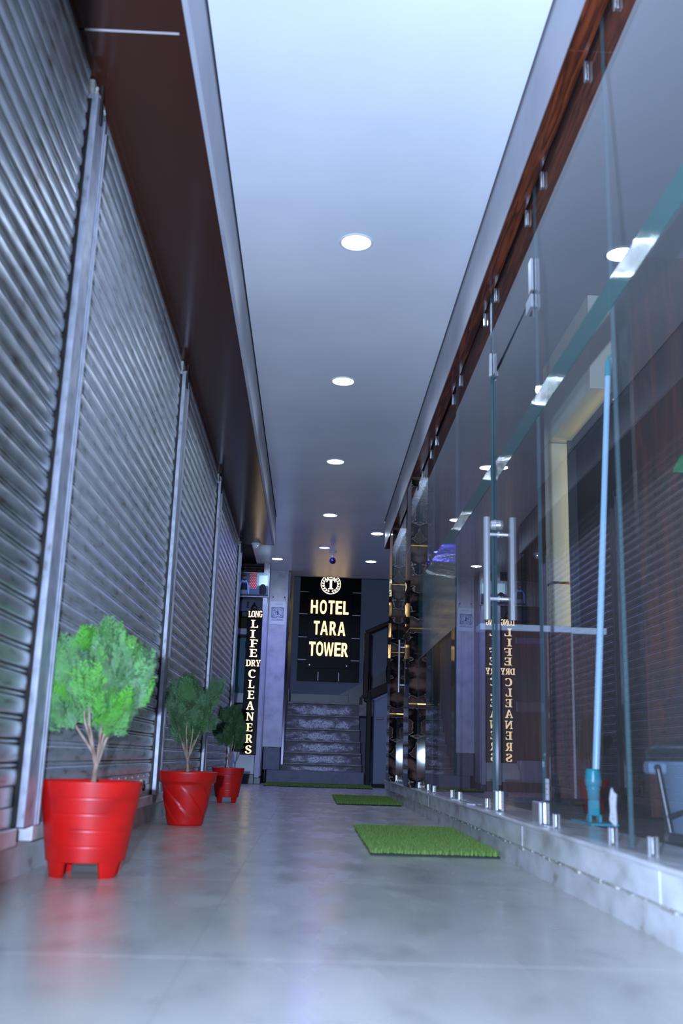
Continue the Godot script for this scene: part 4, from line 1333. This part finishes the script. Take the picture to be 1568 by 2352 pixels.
# ---------------------------------------------------------------- artificial grass mats
func grass_mat(label: String, lo: Vector2, hi: Vector2, turn: float, blades: int, sd: int) -> void:
	var c := (lo + hi) * 0.5
	var h := (hi - lo) * 0.5
	var t := thing("grass_mat", label, "mat", Vector3(c.x, 0, c.y), turn, "artificial grass mats")
	put(box_mesh(Vector3(-h.x, 0.0008, -h.y), Vector3(h.x, 0.006, h.y), 0.001), "backing", M.turf_back, t)
	put(box_mesh(Vector3(-h.x + 0.002, 0.0061, -h.y + 0.002), Vector3(h.x - 0.002, 0.009, h.y - 0.002), 0.001), "turf_bed", M.turf_base, t)
	var st := st_new()
	for k in 7:
		var a := TAU * k / 7 + k * 0.7
		var d := Vector3(cos(a), 0, sin(a))
		var s := Vector3(-d.z, 0, d.x)
		var b := d * 0.004
		face(st, [b - s * 0.0016, b + s * 0.0016, b + d * 0.008 + Vector3(0, 0.016 + 0.003 * (k % 3), 0)], d)
	var mm := MultiMesh.new()
	mm.transform_format = MultiMesh.TRANSFORM_3D
	mm.use_colors = true
	mm.mesh = st.commit()
	mm.instance_count = blades
	var r := RandomNumberGenerator.new()
	r.seed = sd
	for i in blades:
		var s := r.randf_range(0.8, 1.15)
		var b := Basis(Vector3.UP, r.randf() * TAU).scaled(Vector3(s, s, s))
		mm.set_instance_transform(i, Transform3D(b, Vector3(r.randf_range(-h.x, h.x), 0.008, r.randf_range(-h.y, h.y))))
		var g := r.randf_range(0.8, 1.2)
		mm.set_instance_color(i, Color(0.19 * g, 0.31 * g * r.randf_range(0.9, 1.1), 0.075 * g))
	var mi := MultiMeshInstance3D.new()
	mi.name = "turf_blades"
	mi.multimesh = mm
	mi.material_override = M.turf
	mi.set_meta("kind", "stuff")
	t.add_child(mi, true)

func build_mats() -> void:
	grass_mat("bright green artificial grass mat nearest the camera, by the glass door", Vector2(0.262, -5.58), Vector2(0.772, -4.12), 0.0, 14000, 31)
	grass_mat("green artificial grass mat in the middle distance beside the kerb", Vector2(0.245, -9.85), Vector2(0.765, -8.33), 0.0, 9000, 32)
	grass_mat("long dark green grass strip along the foot of the stair", Vector2(-0.535, -13.76), Vector2(0.80, -12.62), 0.0, 9000, 33)

# ---------------------------------------------------------------- things behind the glass
func build_inside_things() -> void:
	var m := thing("floor_mop", "pale blue mop handle with a turquoise socket standing behind the glass", "mop", Vector3(1.035, LEDGE_Y, -3.71))
	var top := Vector3(0.118, 1.83, -0.02)
	var d := top.normalized()
	put(tube_mesh(d * 0.17, d * 1.73, 0.0135, 0.0115, 20), "handle", M.mop_pole, m)
	var g := st_new()
	tube(g, d * 1.73, d * 1.80, 0.013, 0.010, 16)
	var hook := []
	for i in 9:
		var an := PI * 1.25 * i / 8.0
		hook.append(d * 1.805 + Vector3(0.014 - cos(an) * 0.014, sin(an) * 0.018, 0))
	for i in 8:
		tube(g, hook[i], hook[i + 1], 0.005, 0.005, 8)
	put(g.commit(), "hook_grip", M.mop_teal, m)
	var sk := st_new()
	lathe(sk, [Vector2(0.0, 0.085), Vector2(0.022, 0.085), Vector2(0.023, 0.115), Vector2(0.026, 0.12), Vector2(0.026, 0.125), Vector2(0.022, 0.128), Vector2(0.028, 0.132), Vector2(0.030, 0.15), Vector2(0.025, 0.185), Vector2(0.024, 0.192), Vector2(0.014, 0.192)], 24, 2)
	sk.generate_normals()
	put(sk.commit(), "threaded_socket", M.mop_teal, m)
	put(box_mesh(Vector3(-0.02, 0.028, -0.012), Vector3(0.02, 0.086, 0.012), 0.005), "swivel", M.mop_teal, m)
	for s in [-1.0, 1.0]:
		put(tube_mesh(Vector3(s * 0.018 - 0.005, 0.018, 0), Vector3(s * 0.018 + 0.005, 0.018, 0), 0.018, 0.018, 16), "ear", M.mop_teal, m)
	put(box_mesh(Vector3(-0.045, 0.0, -0.16), Vector3(0.055, 0.008, 0.12), 0.003), "mop_plate", M.mop_teal, m)
	# pedal bin
	var b := thing("pedal_bin", "grey round bin with a dark flat lid behind the near glass panel", "bin", Vector3(1.20, LEDGE_Y, -2.92))
	var bs := st_new()
	lathe(bs, [Vector2(0.0, 0.0), Vector2(0.165, 0.0), Vector2(0.172, 0.006), Vector2(0.184, 0.212), Vector2(0.19, 0.214), Vector2(0.19, 0.222), Vector2(0.17, 0.222)], 56)
	bs.generate_normals()
	put(bs.commit(), "body", M.bin, b)
	var ld := st_new()
	lathe(ld, [Vector2(0.0, 0.223), Vector2(0.205, 0.223), Vector2(0.218, 0.228), Vector2(0.22, 0.25), Vector2(0.19, 0.272), Vector2(0.12, 0.284), Vector2(0.0, 0.288)], 56)
	ld.generate_normals()
	put(ld.commit(), "lid", M.bin_dark, b)
	put(box_mesh(Vector3(-0.232, 0.186, -0.025), Vector3(-0.178, 0.221, 0.03), 0.006), "handle_bracket", M.bin, b)
	put(tube_mesh(Vector3(-0.21, 0.204, 0.03), Vector3(-0.21, 0.204, 0.038), 0.01, 0.01, 14), "pivot", M.bin_dark, b)
	var bh := st_new()
	tube(bh, Vector3(-0.208, 0.20, 0.034), Vector3(-0.186, 0.03, 0.05), 0.009, 0.009, 10)
	tube(bh, Vector3(-0.19, 0.07, 0.05), Vector3(-0.02, 0.15, 0.186), 0.008, 0.008, 10)
	put(bh.commit(), "bail", M.bin_dark, b)
	put(box_mesh(Vector3(-0.20, 0.0, 0.03), Vector3(-0.15, 0.028, 0.075), 0.006), "pedal", M.bin_dark, b)
	# leaf of an indoor plant
	var pl := thing("indoor_plant", "dark green broad-leaved plant cut by the frame, behind the glass", "plant", Vector3(1.465, LEDGE_Y, -3.4))
	var stp := st_new()
	lathe(stp, [Vector2(0.0, 0.0), Vector2(0.09, 0.0), Vector2(0.12, 0.25), Vector2(0.125, 0.26), Vector2(0.11, 0.26), Vector2(0.10, 0.22), Vector2(0.0, 0.22)], 32)
	stp.generate_normals()
	put(stp.commit(), "planter", M.bin_dark, pl)
	var sm := st_new()
	var heads := [Vector3(-0.075, 1.19, 0.01), Vector3(0.16, 1.25, 0.05), Vector3(0.02, 1.0, -0.15), Vector3(0.14, 0.8, 0.15), Vector3(0.05, 1.4, 0.0)]
	for hd in heads:
		tube(sm, Vector3(0, 0.2, 0), hd, 0.006, 0.004, 6)
	put(sm.commit(), "stem", M.turf_base, pl)
	for hd in heads:
		var lf := st_new()
		var out := Vector3(hd.x, 0.05, hd.z).normalized()
		var sd = (out.cross(Vector3.UP).normalized() * 0.45 + Vector3.UP * 0.9).normalized()
		var nn := 8
		for i in nn:
			var f0 := float(i) / nn
			var f1 := float(i + 1) / nn
			var w0 := 0.055 * sin(PI * pow(f0, 0.8))
			var w1 := 0.055 * sin(PI * pow(f1, 0.8))
			var p0: Vector3 = hd + out * (f0 * 0.16) + Vector3(0, 0.05 * sin(PI * f0) - 0.05 * f0, 0)
			var p1: Vector3 = hd + out * (f1 * 0.16) + Vector3(0, 0.05 * sin(PI * f1) - 0.05 * f1, 0)
			for e in [-1.0, 1.0]:
				face(lf, [p0, p0 + sd * w0 * e, p1 + sd * w1 * e, p1], Vector3(0, 0, 1))
				face(lf, [p0 - Vector3(0, 0, 0.002), p0 + sd * w0 * e - Vector3(0, 0, 0.002), p1 + sd * w1 * e - Vector3(0, 0, 0.002), p1 - Vector3(0, 0, 0.002)], Vector3(0, 0, -1))
		put(lf.commit(), "leaf", mat(Color(0.12, 0.42, 0.22), 0.4), pl)

# ---------------------------------------------------------------- small things
func build_small_things() -> void:
	# bullet camera on the ceiling
	var c := thing("security_camera", "small black ball security camera on a stalk under the ceiling", "camera", Vector3(0.213, CEIL_Y, -12.4))
	put(tube_mesh(Vector3(0, 0, 0), Vector3(0, -0.012, 0), 0.05, 0.046, 24), "mount_plate", M.lamp_rim, c)
	put(tube_mesh(Vector3(0, -0.012, 0), Vector3(-0.004, -0.075, 0.01), 0.012, 0.012, 12), "stalk", M.lamp_rim, c)
	var cb := st_new()
	lathe(cb, [Vector2(0.0, -0.075), Vector2(0.024, -0.080), Vector2(0.038, -0.098), Vector2(0.042, -0.118), Vector2(0.038, -0.136), Vector2(0.024, -0.152), Vector2(0.0, -0.158)], 24)
	cb.generate_normals()
	put(cb.commit(), "camera_ball", M.bin_dark, c)
	put(tube_mesh(Vector3(0.0, -0.118, 0.036), Vector3(0.0, -0.118, 0.046), 0.014, 0.012, 16), "lens", M.sign_black, c)
	put(tube_mesh(Vector3(0.0, -0.118, 0.0462), Vector3(0.0, -0.118, 0.0475), 0.004, 0.004, 10), "lens_glint", M.lamp_rim, c)
	# dome at the end of the soffit
	var d := thing("dome_detector", "pale dome detector on the end of the brown soffit", "detector", Vector3(-0.655, SOFFIT_Y, -10.64))
	var ds := st_new()
	lathe(ds, [Vector2(0.055, 0.0), Vector2(0.055, -0.012), Vector2(0.044, -0.016), Vector2(0.042, -0.035), Vector2(0.03, -0.055), Vector2(0.0, -0.066)], 28)
	ds.generate_normals()
	put(ds.commit(), "dome", M.lamp_rim, d)
	put(tube_mesh(Vector3(0.02, -0.03, 0.03), Vector3(0.022, -0.033, 0.045), 0.008, 0.006, 10), "eye", M.steel, d)
	# stickers on the glass
	var s1 := thing("glass_sticker", "small white printed sticker low on the glass beside the door hinge", "sticker", Vector3(GLASS_X - 0.0075, 0.285, -3.50))
	put(box_mesh(Vector3(-0.0006, -0.035, -0.022), Vector3(0.0, 0.035, 0.022)), "sheet", M.paper, s1)
	for k in 3:
		put(box_mesh(Vector3(-0.0009, 0.018 - 0.018 * k, -0.016), Vector3(-0.00061, 0.021 - 0.018 * k, 0.013)), "print_line", M.cupboard, s1)
	var s2 := thing("torn_sticker", "torn white paper sticker low on the glass in front of the bin", "sticker", Vector3(GLASS_X - 0.0075, 0.265, -2.74))
	var ts := st_new()
	var outl := [Vector2(-0.040, -0.038), Vector2(0.012, -0.05), Vector2(0.026, -0.042), Vector2(0.020, 0.0), Vector2(0.030, 0.032), Vector2(0.006, 0.037), Vector2(-0.010, 0.048), Vector2(-0.020, 0.042), Vector2(-0.034, 0.018), Vector2(-0.030, -0.012)]
	var fr := []
	var bk := []
	for p in outl:
		fr.append(Vector3(-0.0008, p.y, p.x))
		bk.append(Vector3(0.0, p.y, p.x))
	face(ts, fr, Vector3(-1, 0, 0))
	face(ts, bk, Vector3(1, 0, 0))
	put(ts.commit(), "sheet", M.paper, s2)
	for q in [[0.02, 0.012], [-0.02, 0.014], [-0.032, 0.02]]:
		put(box_mesh(Vector3(-0.0011, q[0] - 0.001, -0.014), Vector3(-0.00085, q[0] + 0.001, -0.014 + q[1])), "print_line", M.cupboard, s2)
	# loose bits lying on the kerb cap
	var bits := [[-3.45, "silver wrapper scrap on the kerb by the door hinge", M.steel_fit], [-5.0, "white plastic clip on the kerb beside the door lock", M.paper], [-5.5, "thin white strip on the kerb beyond the door", M.paper]]
	for b in bits:
		var t := thing("litter_scrap", b[1], "litter", Vector3(0.797, LEDGE_Y, b[0]), 0.4)
		put(box_mesh(Vector3(-0.0105, 0.0003, -0.03), Vector3(0.006, 0.006, 0.03), 0.002), "scrap", b[2], t)
